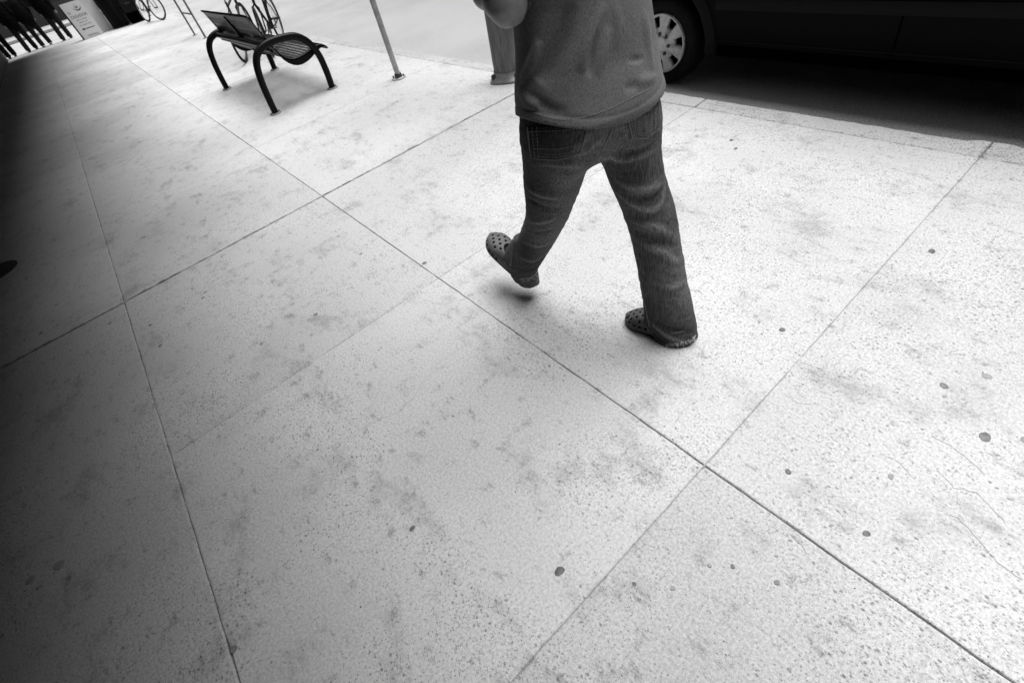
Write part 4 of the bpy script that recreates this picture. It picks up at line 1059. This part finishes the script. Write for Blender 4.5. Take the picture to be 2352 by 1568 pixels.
bicycle('dark bicycle parked just behind the bench backrest, the one farther from the kerb', (2.22, 10.05, 0), math.radians(-28), math.radians(7), False, M_SHOE, .5)
bicycle('dark bicycle parked behind the bench, the one nearer the kerb', (2.62, 9.75, 0), math.radians(150), math.radians(-5), False, M_GREYCLOTH, .3)

# ------------------------------------------------------------------ signs, bin and box at the corner
def text_mesh(body, size, name, mt, parent, origin, U, Vd, center=False, extr=.001):
    cu = bpy.data.curves.new(name, 'FONT'); cu.body = body; cu.size = size; cu.extrude = extr; cu.align_x = 'CENTER' if center else 'LEFT'
    o = bpy.data.objects.new(name, cu); COL.objects.link(o); bpy.context.view_layer.update()
    me = bpy.data.meshes.new_from_object(o.evaluated_get(bpy.context.evaluated_depsgraph_get())); bpy.data.objects.remove(o, do_unlink=True)
    N = np.cross(U, Vd); V = [np.array(origin)+v.co.x*U+v.co.y*Vd+v.co.z*N for v in me.vertices]
    F = [tuple(p.vertices) for p in me.polygons]; bpy.data.meshes.remove(me)
    return mesh_obj(name, V, F, mt, parent)
SG = thing('sandwich_board', 'white pavement sign with round emblem, lettering and a left-pointing arrow', 'sign', (.75, 23.6, 0))
SW, SHH = .62, .98; o0 = np.array((.44, 23.50, .012)); U = np.array((math.cos(.10), math.sin(.10), 0)); Vd = np.array((-math.sin(.10)*.12, .12*math.cos(.10), 1.0)); Vd /= np.linalg.norm(Vd); Nn = np.cross(U, Vd)
def board(o_, w, h, t, name, mt, par):
    V = [o_+U*a+Vd*b_+Nn*c for c in (-t, 0) for (a, b_) in ((0, 0), (w, 0), (w, h), (0, h))]
    return mesh_obj(name, V, [(3, 2, 1, 0), (4, 5, 6, 7), (0, 1, 5, 4), (1, 2, 6, 5), (2, 3, 7, 6), (3, 0, 4, 7)], mt, par)
board(o0, SW, SHH, .02, 'front_board', M_SIGN, SG)
board(o0+np.array((-.045, .03, 0)), .045, SHH*.98, .03, 'side_stile', M_SOCK, SG)
V2 = np.array((0, -.22, 1.0)); MB().box((.75, 23.95, .46), (.60, .02, .98), 0, Matrix.Rotation(.22, 3, 'X')).build('rear_board', M_SIGN, SG)
def at_uv(u, v): return o0+U*u*SW+Vd*(1-v)*SHH+Nn*.0015
text_mesh('EL', .085, 'lettering', M_INK, SG, at_uv(.10, .29), U, Vd); text_mesh('CAZADOR', .105, 'lettering', M_INK, SG, at_uv(.50, .42), U, Vd, True)
for v, segs in ((.50, ((.24, .40), (.44, .52), (.56, .76))), (.575, ((.30, .52), (.58, .70))), (.65, ((.22, .34), (.38, .60), (.64, .80)))):
    for (a, b_) in segs:                              # small print, too worn to read
        board(at_uv(a, v), SW*(b_-a), .024, .001, 'faded_print', M_INK2, SG)
board(at_uv(.27, .755), SW*.56, .022, .001, 'arrow_shaft', M_INK, SG)
p0 = at_uv(.18, .745); mesh_obj('arrow_head', [p0, p0+U*.075+Vd*.04, p0+U*.075-Vd*.04], [(0, 1, 2)], M_INK, SG)
text_mesh('THE MALL', .082, 'lettering', M_INK, SG, at_uv(.54, .965), U, Vd, True)
def emblem():
    c = at_uv(.66, .15); mb = MB(); n = 20; V = []; F = []
    for i in range(n+1):
        a = math.radians(185+170*i/n); th = .020*math.sin(PI*i/n)+.004
        for r in (.115, .115-th*1.5): V.append(c+U*r*math.cos(a)+Vd*r*math.sin(a))
        if i: F.append((2*i-2, 2*i-1, 2*i+1, 2*i))
    mb.add(V, F)
    for a, L in ((60, .07), (90, .095), (118, .105), (140, .08), (35, .06)):
        d = U*math.cos(math.radians(a))+Vd*math.sin(math.radians(a)); e = np.cross(Nn, d); b0 = c-Vd*.045
        mb.add([b0-e*.010, b0+d*L*.6+e*.016, b0+d*L*1.5, b0+e*.010], [(0, 1, 2, 3)])
    mb.build('emblem', M_INK, SG, fix=False)
emblem()
WB = thing('blank_board', 'plain white board standing just right of the lettered pavement sign', 'board', (1.22, 24.1, 0))
MB().box((1.20, 24.1, .47), (.44, .03, .94), .008, Matrix.Rotation(-.10, 3, 'X')).build('panel', M_SIGN, WB)
MB().box((1.22, 24.3, .45), (.40, .03, .92), .008, Matrix.Rotation(.20, 3, 'X')).build('rear_leaf', M_SIGN, WB)
BI = thing('litter_bin', 'black slatted litter bin right of the white boards', 'litter bin', (1.72, 23.9, 0))
MB().lathe([(0, .03), (.25, .03), (.27, .06), (.27, .98), (.24, 1.0)], (1.72, 23.9, 0), 24).build('liner', M_SEAMDARK, BI, True)
for k in range(26):
    a = 2*PI*k/26; MB().box((1.72+.295*math.cos(a), 23.9+.295*math.sin(a), .52), (.018, .055, .94), .004, Matrix.Rotation(a, 3, 'Z'), 1).build('slat', M_SLAT, BI)
MB().lathe([(.20, 1.04), (.30, 1.05), (.325, 1.02), (.31, .98), (.28, .98)], (1.72, 23.9, 0), 24).build('top_ring', M_BLACK, BI, True)
MB().lathe([(.26, .0), (.31, .0), (.315, .05), (.28, .06)], (1.72, 23.9, 0), 24).build('base_ring', M_BLACK, BI, True)
NB = thing('newspaper_box', 'black newspaper box between the litter bin and the pale-rimmed bicycle', 'newspaper box', (2.22, 23.5, 0))
MB().box((2.22, 23.5, .72), (.50, .42, .82), .03).build('cabinet', M_BLACK, NB, True)
MB().box((2.22, 23.5, .16), (.44, .36, .31), .02).build('pedestal', M_SEAMDARK, NB)
MB().box((2.22, 23.284, .80), (.38, .012, .46), .004).build('door', M_GLASS, NB)
MB().box((2.22, 23.27, .56), (.16, .02, .025), .005).build('handle', M_NUT, NB)

# ------------------------------------------------------------------ people waiting at the far corner
def pedestrian(label, x, y, yaw, stride, coat, legs_m, coat_m, hgt=1.72, shoe_m=M_SHOE, coatlen=.55, wide=0.0):
    P_ = thing('person', label, 'person', (x, y, 0), 'people standing at the far corner'); k = hgt/1.72
    c, s = math.cos(yaw), math.sin(yaw)
    def wp(lx_, ly_, lz_): return np.array((x+(lx_*c-ly_*s)*k, y+(lx_*s+ly_*c)*k, lz_*k))
    hips = [wp(q*.095, 0, .90) for q in (-1, 1)]; kn = [wp(q*(.10+wide), stride*q*.5+.03, .50) for q in (-1, 1)]; an = [wp(q*(.105+wide*1.6), stride*q, .09) for q in (-1, 1)]
    def trousers(X, Y, Z):
        d = ell(X, Y, Z, wp(0, 0, .95), (.175*k, .125*k, .14*k), yaw)
        for i in (0, 1): d = smin(d, chain(X, Y, Z, [hips[i], kn[i], an[i]], [.100*k, .082*k, .078*k], .03), .03)
        return np.maximum(d, .055-Z)-.003*wob(X, Y, Z, 45, 1)
    b0, b1 = np.array((x-.42, y-.48, -.01)), np.array((x+.42, y+.48, 1.8*k))
    sdf_obj('trousers', trousers, b0, (b1[0], b1[1], 1.15*k), .011, legs_m, P_)
    for i in (0, 1):
        a = an[i]; f = wp(0, .17, 0)-wp(0, 0, 0)
        sdf_obj('shoe', lambda X, Y, Z: np.maximum(smin(cone(X, Y, Z, (a[0], a[1], .045)-f*.25, (a[0], a[1], .035)+f*.75, .042, .036), cone(X, Y, Z, (a[0], a[1], .05), (a[0], a[1], .10), .04, .042), .03), .004-Z), (a[0]-.26, a[1]-.26, -.005), (a[0]+.26, a[1]+.26, .16), .009, shoe_m, P_)
    sh = [wp(q*.185, 0, 1.40) for q in (-1, 1)]; el = [wp(q*.235, -.03, 1.12) for q in (-1, 1)]; wr = [wp(q*.225, .08, .88) for q in (-1, 1)]
    def coat_fn(X, Y, Z):
        d = ell(X, Y, Z, wp(0, 0, 1.22), (.20*k, .135*k, .29*k), yaw); d = smin(d, ell(X, Y, Z, wp(0, 0, .95), ((.21+wide)*k, .165*k, .36*k), yaw), .06)
        for i in (0, 1): d = smin(d, chain(X, Y, Z, [sh[i], el[i], wr[i]], [.075*k, .062*k, .05*k], .03), .04)
        return np.maximum(d, coatlen*k-Z)-.004*wob(X, Y, Z, 30, 4)
    sdf_obj('coat', coat_fn, b0+(0, 0, .3), (b1[0], b1[1], 1.56*k), .011, coat_m, P_)
    hc = wp(0, .02, 1.60)
    def body(X, Y, Z):
        d = smin(ell(X, Y, Z, hc, (.075*k, .095*k, .115*k), yaw), cone(X, Y, Z, wp(0, 0, 1.42), hc-(0, 0, .08), .06, .05), .03); d = smin(d, cone(X, Y, Z, hc+(wp(0, .09, 0)-wp(0, 0, 0)), hc+(wp(0, .11, -.02)-wp(0, 0, 0)), .01, .013), .015)
        d = smin(d, ell(X, Y, Z, wp(0, 0, 1.25), (.15*k, .08*k, .2*k), yaw), .05)
        for i in (0, 1):
            d = smin(d, chain(X, Y, Z, [sh[i], el[i], wr[i]], [.05, .04, .03], .02), .03); f = wp(0, .03, -.08)-wp(0, 0, 0); sd = wp(.02, 0, 0)-wp(0, 0, 0)
            d = smin(d, cone(X, Y, Z, wr[i], wr[i]+f*.8, .032, .036), .01)
            for j in range(4): d = np.minimum(d, cone(X, Y, Z, wr[i]+f*.8+sd*(j-1.5), wr[i]+f*(1.6+.1*(j in (1, 2)))+sd*(j-1.5), .0105, .009))
            d = np.minimum(d, cone(X, Y, Z, wr[i]+f*.4, wr[i]+f*.9+(wp(0, .045, 0)-wp(0, 0, 0)), .013, .010))
        return d
    sdf_obj('body', body, b0+(0, 0, .65), b1, .009, M_SKIN, P_)
    sdf_obj('hair', lambda X, Y, Z: np.maximum(ell(X, Y, Z, hc+(wp(0, -.015, .02)-wp(0, 0, 0)), (.085*k, .10*k, .115*k), yaw), -.55*((X-hc[0])*s*-1+(Y-hc[1])*c)*-1-.035-(Z-hc[2])*.7), hc-.2, hc+.2, .011, M_HAIR, P_)
pedestrian('person in black coat and trousers standing nearest the shop wall', -1.80, 26.05, math.radians(10), .12, 1, M_DARKCLOTH, M_DARKCLOTH, 1.78, coatlen=.72)
pedestrian('person with charcoal trousers beside the one nearest the shop wall', -1.14, 26.15, math.radians(-8), .14, 1, M_GREYCLOTH, M_DARKCLOTH, 1.70, M_SHOE, .60)
pedestrian('person in long black coat with pale shoes, third from the shop wall', -.66, 26.2, math.radians(12), .10, 1, M_GREYCLOTH, M_DARKCLOTH, 1.66, M_PALECLOTH, .52, .03)
pedestrian('person in dark trousers just left of the lettered pavement sign', .02, 26.1, math.radians(-14), .09, 1, M_GREYCLOTH, M_DARKCLOTH, 1.74, M_SHOE, .62)
